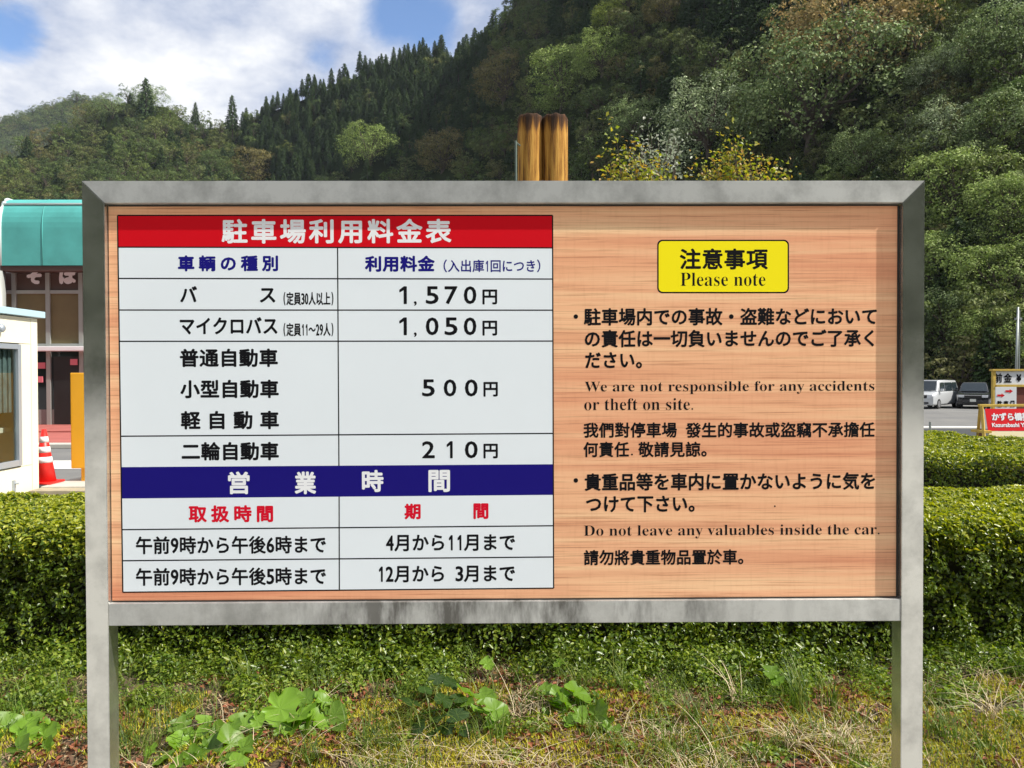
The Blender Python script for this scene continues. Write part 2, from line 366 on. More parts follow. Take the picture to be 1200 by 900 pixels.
sheet('navy_header', [(TXL(547), 547.4), (TXR(544), 544), (TXR(580), 579.9), (TXL(584), 584.2)], 0.00016, m_navy)
ln = MB()
def rule(x0, y0, x1, y1, wpx=1.5):
    a, c = pq(x0, y0, 0.0002), pq(x1, y1, 0.0002); d = (c-a).normalized(); nrm = Vector((-d.z, 0, d.x))*(wpx*0.00195/2)
    ln.quad([a-nrm, c-nrm, c+nrm, a+nrm])
for yl, yr in ((252.4, 252.4), (289.6, 290.5), (326.3, 327), (363.3, 363.5), (400, 399.7), (511.2, 507.9), (620.7, 616.1), (657.1, 652.7), (694, 689.2)):
    rule(TXL(yl), yl, TXR(yr), yr)
rule(137.8, 252.4, 144, 694, 1.5); rule(647.5, 252.4, 648.8, 689.2, 1.5); rule(395.6, 290, 397.2, 546, 1.4); rule(397.4, 582, 397.7, 691.6, 1.4)
ln.build('table_rules', m_ink, sign)

# --- lettering: every glyph once, then stacked a hair apart to give the heavier rounded weight
_gl = {'1': (np.array([(0.30, 0, 0), (0.40, 0, 0), (0.40, 0.73, 0), (0.30, 0.73, 0), (0.30, 0.61, 0), (0.12, 0.50, 0), (0.12, 0.59, 0), (0.335, 0.73, 0)]), [(0, 1, 2, 3), (4, 3, 6, 5)])}
def glyph(ch):
    if ch in _gl: return _gl[ch]
    c = bpy.data.curves.new('glyph', 'FONT'); c.body = ch; c.size = 1; c.resolution_u = 3
    if ord(ch[0]) > 0x1D3FF: c.offset = -0.008
    o = bpy.data.objects.new('glyph', c); me = bpy.data.meshes.new_from_object(o)
    V = np.array([v.co[:] for v in me.vertices]).reshape(-1, 3); F = [tuple(p.vertices) for p in me.polygons]
    bpy.data.objects.remove(o); bpy.data.curves.remove(c); bpy.data.meshes.remove(me)
    _gl[ch] = (V, F); return _gl[ch]
class Ink:
    def __init__(s): s.V = []; s.F = []; s.n = 0
    def put(s, V, F, bold):                  # V: x,z on a plane (metres, local), y = depth
        bold = bold*1.12 if 0.0005 < bold < 0.0018 else bold
        offs = [(0, 0)]+([(bold*math.cos(a), bold*math.sin(a)) for a in (0.4, 1.45, 2.5, 3.54, 4.6, 5.6)] if bold else [])
        for k, (ox, oz) in enumerate(offs):
            W = V.copy(); W[:, 0] += ox; W[:, 2] += oz; W[:, 1] -= k*0.000004
            s.V.append(W); s.F += [tuple(i+s.n for i in f) for f in F]; s.n += len(W)
    def build(s, name, m, parent):
        me = bpy.data.meshes.new(name); me.from_pydata(np.concatenate(s.V).tolist(), [], s.F); return link(name, me, parent, m)
def cells(text):
    return [(ch, 0.5 if ch in '0123456789() ' else 1.0) for ch in text]
def line(text, x0, x1, y0, y1, m=m_ink, bold=0.0011, ink=None, emx=None, parent=sign, mp=None, name='lettering'):
    """CJK line whose ink fills the box x0..x1, y0..y1"""
    mp = mp or (lambda px, py: pq(px, py, 0.00026))
    A = mp(x0, (y0+y1)/2); B = mp(x1, (y0+y1)/2); T = mp((x0+x1)/2, y0); Bo = mp((x0+x1)/2, y1)
    W = (B-A).length; H = (T-Bo).length; ux = (B-A).normalized()
    own = ink is None; ink = ink or Ink()
    em = (H-2*bold)/0.90; cl = cells(text); tot = sum(c[1] for c in cl)
    ex = emx*(W/(x1-x0)) if emx else None
    cellw = W/tot if len(cl) > 1 else W
    if ex is None: ex = min(em*1.06, cellw*1.0)
    # spread cells so that first/last ink touch the box
    span = W+(0.06*ex); pitch = (span-ex*cl[-1][1]-0)/(tot-cl[-1][1]) if len(cl) > 1 else 0
    pos = -0.03*ex
    for ch, wd in cl:
        if ch != ' ':
            V, F = glyph(ch); V = V.copy()
            if len(V):
                if wd == 0.5 and ch != '(' and ch != ')':
                    g0, g1 = V[:, 0].min(), V[:, 0].max(); tw = 0.40 if ch != '1' else 0.17
                    h = V[:, 1].max()-V[:, 1].min()
                    V[:, 0] = (V[:, 0]-(g0+g1)/2)/(g1-g0)*tw+0.25; V[:, 1] = (V[:, 1]-V[:, 1].min())/h*0.80-0.04
                elif wd == 0.5:
                    g0, g1 = V[:, 0].min(), V[:, 0].max(); V[:, 0] = (V[:, 0]-(g0+g1)/2)/(g1-g0)*0.2+0.25
                    V[:, 1] = (V[:, 1]-V[:, 1].min())/(V[:, 1].max()-V[:, 1].min())*0.95-0.10
                W3 = np.zeros((len(V), 3)); 
                lx = pos+V[:, 0]*ex; lz = (V[:, 1]-0.38)*em
                c = (T+Bo)*0.5; base = A+(c-((A+B)*0.5))
                W3[:, 0] = base.x+ux.x*lx; W3[:, 1] = base.y+ux.y*lx; W3[:, 2] = base.z+lz
                ink.put(W3, F, bold)
        pos += pitch*wd if len(cl) > 1 else 0
    if own: return ink.build(name, m, parent)
def fit(text, x0, x1, y0, y1, m=m_ink, bold=0.0, ink=None, parent=sign, mp=None, name='lettering'):
    """whole line or single glyph stretched to its exact ink box"""
    mp = mp or (lambda px, py: pq(px, py, 0.00026))
    V, F = glyph(text); V = V.copy(); a0, a1 = V.min(0), V.max(0)
    A = mp(x0, (y0+y1)/2); B = mp(x1, (y0+y1)/2); T = mp((x0+x1)/2, y0); Bo = mp((x0+x1)/2, y1); c = (T+Bo)*0.5; ux = (B-A).normalized()
    W = (B-A).length-2*bold; H = (T-Bo).length-2*bold; lx = ((V[:, 0]-a0[0])/(a1[0]-a0[0])-0.5)*W; lz = ((V[:, 1]-a0[1])/(a1[1]-a0[1])-0.5)*H
    W3 = np.stack([c.x+ux.x*lx, c.y+ux.y*lx, c.z+lz], 1)
    own = ink is None; ink = ink or Ink(); ink.put(W3, F, bold)
    if own: return ink.build(name, m, parent)
def serif(s):
    return ''.join(chr(0x1D41A+ord(c)-97) if 'a' <= c <= 'z' else chr(0x1D400+ord(c)-65) if 'A' <= c <= 'Z' else c for c in s)

line('駐車場利用料金表', 260.5, 528.5, 257.2, 285, m_inkwhite, 0.0015)
line('車輌の種別', 208.8, 326.4, 299.5, 317.8, m_inknavy, 0.0013)
line('利用料金', 428.5, 508.8, 300, 318.3, m_inknavy, 0.0014); k = Ink(); line('（入出庫', 510.5, 567.3, 304.5, 318.8, bold=0.0005, ink=k); line('1', 568, 574, 304.5, 318.8, bold=0.0005, ink=k, emx=12); line('回につき）', 574.5, 642, 304.5, 318.8, bold=0.0005, ink=k); k.build('lettering', m_inknavy, sign)
line('バ', 211, 232, 335, 355.6); line('ス', 303.5, 325, 335, 355.6)
line('(定員30人以上)', 331.5, 391.5, 342.5, 357.5, bold=0.0006)
line('マイクロバス', 210, 326, 371.5, 392.5, bold=0.0011)
line('(定員11～29人)', 331.5, 391.5, 378.8, 393.8, bold=0.0006)
for yy, txt in ((335.5, '1570'), (372, '1050')):
    k = Ink()
    for ch, (a, c) in zip(txt, ((468, 476.8), (499, 514), (521, 536.2), (543.5, 558.3))): fit(ch, a, c, yy, yy+20.8, bold=0.0009, ink=k)
    fit(',', 485, 488.4, yy+17.5, yy+23, bold=0.0005, ink=k); fit('円', 565.4, 582.6, yy+3.8, yy+21.3, bold=0.0010, ink=k); k.build('lettering', m_ink, sign)
for yy, txt in ((444.6, '500'), (517, '210')):
    k = Ink()
    for ch, (a, c) in zip(txt, ((494.6, 509.5), (520, 534.8) if txt == '500' else (523.5, 530.5), (544.8, 559.8))): fit(ch, a, c, yy, yy+20, bold=0.0009, ink=k)
    fit('円', 566.6, 583.4, yy+3.0, yy+20.2, bold=0.0010, ink=k); k.build('lettering', m_ink, sign)
line('普通自動車', 211, 325.5, 409, 430, bold=0.0013); line('小型自動車', 212, 326.5, 445.5, 466.5, bold=0.0013)
line('軽自動車', 212.5, 326.8, 482, 503, bold=0.0013); line('二輪自動車', 213, 326.6, 518.5, 539.5, bold=0.0013)
k = Ink()
for ch, cx in zip('営業時間', (279.9, 357.9, 436.8, 514.7)): fit(ch, cx-12.6, cx+12.6, 552.6 if cx < 400 else 550.8, 579 if cx < 400 else 576.5, bold=0.0015, ink=k)
k.build('lettering', m_inkwhite, sign)
line('取扱時間', 221.7, 320.6, 592.5, 612, m_inkred, 0.0014)
fit('期', 474, 493, 590.2, 608.6, m_inkred, 0.0014); fit('間', 554.8, 572.4, 589.8, 608.2, m_inkred, 0.0014)
line('午前9時から午後6時まで', 159.5, 382.5, 629, 649.3, bold=0.0010); line('午前9時から午後5時まで', 159.5, 382.5, 666, 686.3, bold=0.0010)
line('4月から11月まで', 452.5, 604, 626, 646, bold=0.0010); line('12月から 3月まで', 442, 604, 662.5, 682.5, bold=0.0010)
# yellow plate
def rrect(x0, x1, y0, y1, rr, dy):
    pts = []
    for cx, cy, a0 in ((x1-rr, y0+rr, -90), (x1-rr, y1-rr, 0), (x0+rr, y1-rr, 90), (x0+rr, y0+rr, 180)):
        for i in range(6): a = R(a0+18*i); pts.append(pq(cx+rr*math.cos(a), cy+rr*math.sin(a), dy))
    return pts
MB().quad(rrect(770.2, 924.6, 280.9, 343.7, 6, 0.00010)).build('plate_border', m_ink, sign)
MB().quad(rrect(771.9, 922.9, 282.6, 342.0, 5, 0.00016)).build('yellow_plate', m_yel, sign)
line('注意事項', 797, 899, 291.6, 315.6, bold=0.0013)
fit(serif('Please note'), 797.5, 897, 319.6, 335.2, bold=0.0)
def dot(px, py, rr):
    MB().quad([pq(px+rr*math.cos(a*0.5236), py+rr*math.sin(a*0.5236), 0.00026) for a in range(12)]).build('bullet', m_ink, sign)
dot(674.8, 371, 2.7); dot(674.8, 563, 2.7); dot(908, 593.2, 1.0)
line('駐車場内での事故・盗難などにおいて', 685, 1029, 361.4, 381.4, bold=0.0011)
line('の責任は一切負いませんのでご了承く', 685, 1029, 387, 407, bold=0.0011)
line('ださい。', 685.5, 764, 412, 432, bold=0.0011)
fit(serif('We are not responsible for any accidents'), 685.5, 1025, 446.6, 461.6, bold=0.0)
fit(serif('or theft on site.'), 684.8, 812.3, 466.6, 480.6, bold=0.0)
line('我們對停車場', 684, 793, 495.4, 512.9, bold=0.0009); line('發生的事故或盜竊不承擔任', 804, 1025, 495.4, 512.9, bold=0.0009)
k = Ink(); line('何責任', 684, 737, 518, 535.6, bold=0.0009, ink=k); fit('.', 739.5, 741.7, 531.5, 533.7, bold=0.0003, ink=k); line('敬請見諒。', 748.5, 839, 518, 535.6, bold=0.0009, ink=k); k.build('lettering', m_ink, sign)
line('貴重品等を車内に置かないように気を', 685.5, 1027, 555, 575, bold=0.0011)
line('つけて下さい。', 686.5, 826, 580.6, 600.6, bold=0.0011)
fit(serif('Do not leave any valuables inside the car.'), 684.6, 1031, 614.8, 630.6, bold=0.0)
line('請勿將貴重物品置於車。', 684.5, 882, 644.8, 662.3, bold=0.0009)

# ------------------------------------------------------------------ hedges
hg1 = [(0.012, 0.03, 0.004), (0.045, 0.085, 0.008), (0.10, 0.16, 0.012), (0.20, 0.26, 0.02), (0.07, 0.12, 0.01), (0.28, 0.30, 0.03)]
m_hleaf = leafmat('box hedge leaves', [(0.045, 0.085, 0.008), (0.09, 0.15, 0.012), (0.16, 0.22, 0.014), (0.07, 0.125, 0.01), (0.24, 0.28, 0.02)], rough=0.36, trans=0.26, spec=0.5)
m_shoot = leafmat('yellow green hedge shoots', [(0.20, 0.24, 0.015), (0.34, 0.36, 0.03), (0.28, 0.32, 0.02), (0.46, 0.45, 0.06)], rough=0.35, trans=0.35, spec=0.5)  # young growth, with the sunlit hedge top put into its colour
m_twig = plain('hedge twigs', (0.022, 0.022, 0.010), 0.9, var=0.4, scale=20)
def hedge(poly, h, n, leaf, label, edge=0.12, amp=0.04, seed=0, twigs=200):
    """clipped hedge over a convex footprint: shoots and leaves over an inner twiggy mass"""
    rg = np.random.default_rng(100+seed); P2 = np.array(poly); c = P2.mean(0)
    per = 0; A = 0
    E_ = []
    for i in range(len(P2)):
        a, b2 = P2[i], P2[(i+1) % len(P2)]; E_.append((a, b2, np.linalg.norm(b2-a)))
    area = 0.5*abs(sum(a[0]*b2[1]-b2[0]*a[1] for a, b2, _ in E_)); side = sum(e[2] for e in E_)*h
    nt_ = int(n*area/(area+side)); pts = []; nrm = []
    lo, hi = P2.min(0), P2.max(0)
    Nn = []
    for a, b2, l in E_:
        d = (b2-a)/l; q = np.array([d[1], -d[0]])
        if np.dot(q, a-c) < 0: q = -q
        Nn.append(q)
    def inside_dist(X):                      # distance to nearest edge, positive inside
        return np.min(np.stack([-(X-a)@q for (a, b2, l), q in zip(E_, Nn)], 1), 1)
    X = rg.uniform(lo, hi, (int(nt_*(hi-lo).prod()/area*1.02), 2)); di = inside_dist(X); X = X[di > 0]; di = di[di > 0]
    rd = np.maximum(0, 1-di/edge); ztop = h-edge*(1-np.sqrt(np.maximum(0, 1-rd**2)))
    bumpz = np.array([amp*fbm(x, y, 2.2, seed+5)+0.35*amp*fbm(x, y, 7, seed) for x, y in X])
    pts.append(np.column_stack([X, ztop+bumpz-rg.exponential(0.016, len(X))+0.01])); nrm.append(np.tile([0.1, -0.05, 1.0], (len(X), 1)))
    for (a, b2, l), q in zip(E_, Nn):
        m_ = int(n*l*h/(area+side)); s = rg.uniform(0, l, m_); z = h*rg.uniform(0.02, 1, m_)**0.85
        rr = np.maximum(0, 1-(h-z)/edge); inn = edge*(1-np.sqrt(np.maximum(0, 1-rr**2)))
        Q = a+(b2-a)/l*s[:, None]; bp = np.array([amp*1.2*fbm(x*q[1]+y*q[0], zz*1.3, 3.0, seed+2)+0.06*fbm(x*q[1]+y*q[0], zz, 8.0, seed+8) for (x, y), zz in zip(Q, z)])
        dens = np.array([fbm(x+y, zz, 5.0, seed+30) for (x, y), zz in zip(Q, z)])
        keep = (dens > -0.55-0.3*(z/h)) & (rg.uniform(0, 1, m_) < 0.6+0.4*np.minimum(1, z/(0.45*h)))
        bot = np.maximum(0, 1-z/(0.35*h))
        Q = Q+q*(bp-inn-rg.exponential(0.034, m_)+0.008+0.05*bot)[:, None]
        pts.append(np.column_stack([Q, z])[keep]); nrm.append(np.tile([q[0], q[1], 0.45], (int(keep.sum()), 1)))
    P = np.concatenate(pts); Nv = np.concatenate(nrm)
    P[:, 2] += np.array([ground_z(x, y) for x, y in P[:, :2]]) if P[:, 1].max() > 6 else 0
    root = empty('hedge', (c[0], c[1], 0), 0, label, 'hedge')
    V, F = leaves(P, Nv, leaf, 0.55, 0.75, 0.3, rg=rg); V -= np.array([c[0], c[1], 0])
    o = link('foliage', np_mesh('foliage', V, F), root, m_hleaf); tag(o, kind='stuff')
    k2 = P[:, 2] > h-0.16; q_ = P[k2]; q_ = q_[rg.uniform(0, 1, len(q_)) < 0.42]
    V, F = leaves(q_+np.array([0, 0, 0.008]), np.tile([0.15, -0.2, 1.0], (len(q_), 1)), leaf*1.05, 0.55, 0.7, 0.3, rg=rg); V -= np.array([c[0], c[1], 0])
    tag(link('sunlit_shoots', np_mesh('sunlit_shoots', V, F), root, m_shoot), kind='stuff')
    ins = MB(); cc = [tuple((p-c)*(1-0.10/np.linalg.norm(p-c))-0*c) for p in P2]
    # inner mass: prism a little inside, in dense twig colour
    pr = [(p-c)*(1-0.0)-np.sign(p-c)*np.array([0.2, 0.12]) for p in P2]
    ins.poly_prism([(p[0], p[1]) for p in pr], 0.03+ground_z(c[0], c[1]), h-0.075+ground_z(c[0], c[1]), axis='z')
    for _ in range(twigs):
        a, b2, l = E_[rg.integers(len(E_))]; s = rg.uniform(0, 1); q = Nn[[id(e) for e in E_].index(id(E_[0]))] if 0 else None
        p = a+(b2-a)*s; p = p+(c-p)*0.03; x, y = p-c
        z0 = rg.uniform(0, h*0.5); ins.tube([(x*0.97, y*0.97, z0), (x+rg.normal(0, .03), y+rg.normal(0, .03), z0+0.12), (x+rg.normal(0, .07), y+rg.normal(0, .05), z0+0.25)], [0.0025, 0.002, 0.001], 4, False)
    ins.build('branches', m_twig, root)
    return root
hedge([(-4.6, 2.15), (4.9, 2.17), (4.9, 3.40), (-4.6, 3.18)], 0.725, 280000, 0.026, 'long low clipped hedge running right behind the fee board', seed=1, twigs=260)
hedge([(4.63, 3.65), (2.7, 7.51), (4.6, 10.5), (5.3, 8.25), (5.75, 6.85), (6.6, 3.95)], 0.74, 110000, 0.030, 'second hedge farther back at the right, behind a dark gap', seed=2, amp=0.05, twigs=60)

# ------------------------------------------------------------------ foreground ground cover (stuff)
def strip(n, y0=-0.2, y1=2.35, x=3.1):
    return np.column_stack([rng.uniform(-x, x, n), rng.uniform(y0, y1, n)])
def zed(X, dz=0.0): return np.column_stack([X, [bank_z(a, b_)+dz for a, b_ in X]])
def keepby(X, s, seed, thr, soft=0.12):
    f = np.array([fbm(a, b_, s, seed) for a, b_ in X]); return X[f+rng.normal(0, soft, len(X)) > thr]
m_moss = leafmat('yellow moss', [(0.28, 0.27, 0.012), (0.48, 0.43, 0.02), (0.36, 0.35, 0.02), (0.58, 0.50, 0.03)], rough=0.7, trans=0.25)
m_grass = leafmat('green grass blades', [(0.05, 0.10, 0.012), (0.10, 0.17, 0.02), (0.16, 0.22, 0.035), (0.24, 0.26, 0.06)], rough=0.5, trans=0.35)
m_straw = leafmat('dry straw', [(0.30, 0.22, 0.12), (0.50, 0.41, 0.25), (0.64, 0.55, 0.38), (0.36, 0.25, 0.13)], rough=0.75, trans=0.1)
m_thatch = leafmat('thatch', [(0.12, 0.075, 0.035), (0.32, 0.23, 0.12), (0.50, 0.40, 0.24), (0.20, 0.11, 0.05), (0.06, 0.04, 0.02)], rough=0.8, trans=0.1)
m_dead = leafmat('fallen dead leaves', [(0.16, 0.055, 0.025), (0.28, 0.09, 0.04), (0.10, 0.05, 0.025), (0.33, 0.17, 0.07)], rough=0.7, trans=0.1)
m_weed = leafmat('small weed leaves', [(0.05, 0.10, 0.012), (0.12, 0.20, 0.02), (0.20, 0.29, 0.03), (0.30, 0.36, 0.05), (0.08, 0.13, 0.02)], rough=0.45, trans=0.35)
X = strip(210000, -0.2, 1.9); f = np.array([fbm(a, b_, 1.6, 41.0)+0.35*fbm(a, b_, 6.0, 7.0) for a, b_ in X]); g_ = X[:, 1]
X = X[f+rng.normal(0, 0.05, len(X))-0.9*np.maximum(0, g_-1.42)+0.22*(X[:, 0] > -0.5)+0.06*(X[:, 0] > 0.8)-0.04*(X[:, 0] < -0.8) > -0.06]
V, F = blades(zed(X, 0.004), 0.020, 0.006, 0.9, 1); tag(link('moss', np_mesh('moss', V, F), None, m_moss), kind='stuff')
P = []; H_ = []
for _ in range(210):                          # grass grows in clumps
    x, y = rng.uniform(-3.1, 3.1), 0.7+rng.uniform(0, 1)*1.4; n = int(rng.uniform(10, 60)); r_ = rng.uniform(0.02, 0.09)
    P.append(np.column_stack([x+rng.normal(0, r_, n), y+rng.normal(0, r_, n)])); H_.append(np.full(n, rng.uniform(0.05, 0.19)))
X = np.concatenate(P); V, F = blades(zed(X), np.concatenate(H_), 0.0042, 1.2, 4); tag(link('grass', np_mesh('grass', V, F), None, m_grass), kind='stuff')
P = []; H_ = []
for _ in range(72):                          # dry tangles, thicker towards the bottom and the right
    x = rng.uniform(-3.1, 3.1); y = rng.uniform(0.6, 1.9)
    if rng.uniform() > 0.20+0.14*(x > 1.0)+0.22*(y < 1.3): continue
    n = int(rng.uniform(30, 130)); r_ = rng.uniform(0.05, 0.13)
    P.append(np.column_stack([x+rng.normal(0, r_*1.5, n), y+rng.normal(0, r_, n)])); H_.append(np.full(n, rng.uniform(0.05, 0.11)))
X = np.concatenate(P); H_ = np.concatenate(H_); long_ = rng.uniform(0, 1, len(H_)) < 0.012; H_[long_] *= 3.2
V, F = blades(zed(X, 0.004), H_, 0.0034, 2.8, 5); tag(link('dry_grass', np_mesh('dry_grass', V, F), None, m_straw), kind='stuff')
X = keepby(strip(15000, 0.6, 2.35), 1.6, 51.0, -0.06); P = zed(X, 0.012); V, F = leaves(P, np.tile([0, 0, 1.0], (len(P), 1)), 0.032, 0.55, 0.6, 0.5); tag(link('fallen_leaves', np_mesh('fallen_leaves', V, F), None, m_dead), kind='stuff')
X = keepby(strip(90000, 0.3, 2.35), 2.1, 91.0, -0.35); P = zed(X, 0.006); V, F = leaves(P, np.tile([0, 0, 1.0], (len(P), 1)), 0.034, 0.14, 0.45, 0.1); tag(link('thatch', np_mesh('thatch', V, F), None, m_thatch), kind='stuff')
# hummocks of small-leaved weeds, tall and crowded against the hedge foot
for nm, cnt, m__, sz in (('low_weeds', 120, m_hleaf, 0.026), ('ground_cover', 190, m_weed, 0.021)):
    P = []; Nn = []; S_ = []
    for _ in range(cnt):
        x = rng.uniform(-3.2, 3.2); y = 2.20-min(1.3, rng.exponential(0.11 if nm == 'low_weeds' else 0.42)); k_ = max(0, (y-1.2))/1.05
        r_ = rng.uniform(0.05, 0.13)*(0.7+0.7*k_); h_ = rng.uniform(0.03, 0.10)*(0.5+1.5*k_); n = int(2600*r_*(0.6+0.6*k_))
        d = unit(rng.normal(0, 1, (n, 3))); d[:, 2] = np.abs(d[:, 2]); rr = rng.uniform(0.45, 1.08, n)[:, None]
        P.append(d*rr*np.array([r_, r_, h_])+np.array([x, y, bank_z(x, y)])); Nn.append(d+np.array([0, 0, 0.6])); S_.append(np.full(n, sz*rng.uniform(0.65, 1.35)))
    P = np.concatenate(P); V, F = leaves(P, np.concatenate(Nn), np.concatenate(S_), 0.55, 0.6, 0.25); tag(link(nm, np_mesh(nm, V, F), None, m__), kind='stuff')

# ------------------------------------------------------------------ broad-leaved weeds (things)
def blade_mesh(seed, lobes=0.13, cup=0.16, long=1.0):
    rg = random.Random(seed); V = [(0, 0, 0)]; n = 26; Fc = []
    for ring, rr in ((1, 0.45), (2, 0.78), (3, 1.0)):
        for k in range(n):
            a = 2*math.pi*k/n; notch = 1-0.72*math.exp(-((min(a, 2*math.pi-a))/0.26)**2)
            e = (1+(lobes*0.5*math.sin(a*7+seed)+rg.uniform(-0.09, 0.03)-(0.22 if rg.random() < 0.06 else 0))*(ring == 3)+lobes*math.sin(a*3+seed))*notch
            x = -math.cos(a)*rr*e*long; y = math.sin(a)*rr*e
            z = cup*rr*rr+0.05*math.sin(a*6+seed)*rr*rr-0.10*abs(y)*0.3-0.22*max(0, x-0.3)**2
            V.append((x*0.5, y*0.5, z*0.5))
    for k in range(n):
        k2 = (k+1) % n; Fc.append((0, 1+k, 1+k2))
        for ring in range(2):
            a0 = 1+ring*n; Fc.append((a0+k, a0+n+k, a0+n+k2, a0+k2))
    me = bpy.data.meshes.new('leaf'); me.from_pydata(V, [], Fc); me.shade_smooth(); return me
def bigleafmat(name, c1, c2):
    m = leafmat(name, [c1, c2], 0.42, 0.42, spec=0.45); t = m.node_tree; b = t.nodes['Principled BSDF']
    # veins fanning from the leaf base
    co = add(t, 'ShaderNodeTexCoord'); s = add(t, 'ShaderNodeSeparateXYZ'); t.links.new(co.outputs['Object'], s.inputs[0])
    at2 = add(t, 'ShaderNodeMath', operation='ARCTAN2'); t.links.new(s.outputs[1], at2.inputs[0]); t.links.new(s.outputs[0], at2.inputs[1])
    mu = add(t, 'ShaderNodeMath', operation='MULTIPLY'); t.links.new(at2.outputs[0], mu.inputs[0]); mu.inputs[1].default_value = 8.0
    co_ = add(t, 'ShaderNodeMath', operation='COSINE'); t.links.new(mu.outputs[0], co_.inputs[0])
    pw = add(t, 'ShaderNodeMapRange'); pw.inputs['From Min'].default_value = 0.93; pw.inputs['From Max'].default_value = 1.0; t.links.new(co_.outputs[0], pw.inputs[0])
    src = b.inputs['Base Color'].links[0].from_socket
    oi = add(t, 'ShaderNodeObjectInfo'); hs = add(t, 'ShaderNodeHueSaturation'); mr = add(t, 'ShaderNodeMapRange'); mr.inputs['To Min'].default_value = 0.65; mr.inputs['To Max'].default_value = 1.3
    t.links.new(oi.outputs['Random'], mr.inputs[0]); t.links.new(mr.outputs[0], hs.inputs['Value']); t.links.new(src, hs.inputs['Color'])
    mm = add(t, 'ShaderNodeMixRGB'); t.links.new(pw.outputs[0], mm.inputs[0]); t.links.new(hs.outputs[0], mm.inputs[1]); mm.inputs[2].default_value = (0.34, 0.45, 0.14, 1)
    f = add(t, 'ShaderNodeMath', operation='MULTIPLY'); f.inputs[1].default_value = 0.22; t.links.new(pw.outputs[0], f.inputs[0]); t.links.new(f.outputs[0], mm.inputs[0])
    t.links.new(mm.outputs[0], b.inputs['Base Color']); bump(t, co_.outputs[0], b, 0.25, 0.002)
    return m
m_big = bigleafmat('butterbur leaf', (0.12, 0.25, 0.02), (0.20, 0.34, 0.03)); m_bigd = bigleafmat('glossy leaf with painted shade', (0.025, 0.06, 0.010), (0.05, 0.10, 0.018))  # the second, darker leaf has the plant's shade put into its colour
m_stem = plain('green stems', (0.16, 0.22, 0.06), 0.5)
LM = [blade_mesh(s) for s in (1, 2, 3, 4)]; LD = [blade_mesh(s, 0.03, 0.05, 1.7) for s in (5, 6)]
for me in LM: me.materials.append(m_big)
for me in LD: me.materials.append(m_bigd)
def broad_plant(name, label, lv, dark=False, group=None):
    """lv: (px, py, depth D, diameter in px) for each leaf; leaves stand on stems from a shared foot"""
    if len(lv) > 5 and not dark: lv = lv+[(px+rnd.uniform(-16, 16), py+rnd.uniform(2, 16), D-0.06+rnd.uniform(-.05, .08), s*rnd.uniform(0.5, 0.8)) for px, py, D, s in lv for _ in range(1)]
    W = [at(px, py, D) for px, py, D, s in lv]; c = np.mean(W, 0); zf = bank_z(c[0], c[1])
    root = empty(name, (c[0], c[1], zf), 0, label, 'plant', group)
    st = MB()
    for i, ((px, py, D, s), p) in enumerate(zip(lv, W)):
        r_ = (0.95 if dark else 1.22)*s/FPX*D; z = max(p[2], bank_z(p[0], p[1])+0.02)
        o = bpy.data.objects.new('leaf', (LD if dark else LM)[i % (2 if dark else 4)]); COL.objects.link(o); o.parent = root
        o.location = (p[0]-c[0], p[1]-c[1], z-zf); o.scale = (r_, r_, r_)
        out = math.atan2(p[1]-c[1], p[0]-c[0]) if len(lv) > 1 else 0
        o.rotation_euler = (rnd.uniform(-0.15, 0.15)+0.40, rnd.uniform(-0.3, 0.3), out+rnd.uniform(-0.7, 0.7))
        if not dark: o.rotation_euler = (0.62+rnd.uniform(-.35, .3), rnd.uniform(-.35, .35), rnd.uniform(-1.2, 1.2)+(out*0.3))
        m0 = Vector(o.location)
        st.tube([(rnd.uniform(-.02, .02), rnd.uniform(-.02, .02), 0), m0*0.55+Vector((0, 0, -0.01)), m0-Vector((0, 0, 0.002))], [0.0028, 0.0022, 0.0016], 5)
    st.build('stem', m_stem, root)
    return root
broad_plant('broadleaf_weed', 'big rounded leaves sprouting in the bottom left corner of the bank', [(28, 862, 3.1, 34), (52, 868, 3.1, 28), (8, 858, 3.15, 30), (22, 887, 2.98, 26), (60, 860, 3.2, 20), (40, 880, 3.0, 20), (-5, 880, 3.0, 24), (42, 850, 3.25, 20), (14, 845, 3.25, 16)])
broad_plant('broadleaf_weed', 'small pale leaf rosette at the left frame edge by the hedge foot', [(15, 824, 3.4, 22), (4, 834, 3.35, 18), (22, 832, 3.35, 16), (-4, 826, 3.4, 18)])
broad_plant('broadleaf_weed', 'broadleaf weed with low clustered leaves just right of the left post', [(210, 877, 3.05, 28), (232, 868, 3.1, 22), (246, 888, 2.98, 30), (270, 880, 3.0, 34), (192, 890, 2.95, 24), (224, 893, 2.95, 24), (255, 866, 3.1, 24), (285, 893, 2.95, 28), (212, 852, 3.2, 24), (176, 882, 3.0, 16), (240, 850, 3.2, 18)])
broad_plant('broadleaf_weed', 'tallest bright green broadleaf weed below the left half of the board', [(286, 852, 3.15, 38), (328, 830, 3.2, 40), (352, 838, 3.15, 36), (345, 852, 3.1, 26), (372, 845, 3.15, 30), (392, 838, 3.2, 26), (378, 822, 3.3, 20), (360, 818, 3.3, 20), (310, 842, 3.2, 26), (345, 818, 3.35, 18), (302, 868, 3.05, 22), (380, 815, 3.4, 14), (330, 858, 3.1, 20)])
broad_plant('broadleaf_weed', 'broadleaf weed with folded upright leaves under the middle of the board', [(548, 812, 3.35, 26), (568, 818, 3.3, 24), (580, 832, 3.2, 26), (578, 848, 3.15, 24), (560, 832, 3.25, 16), (590, 840, 3.25, 16)])
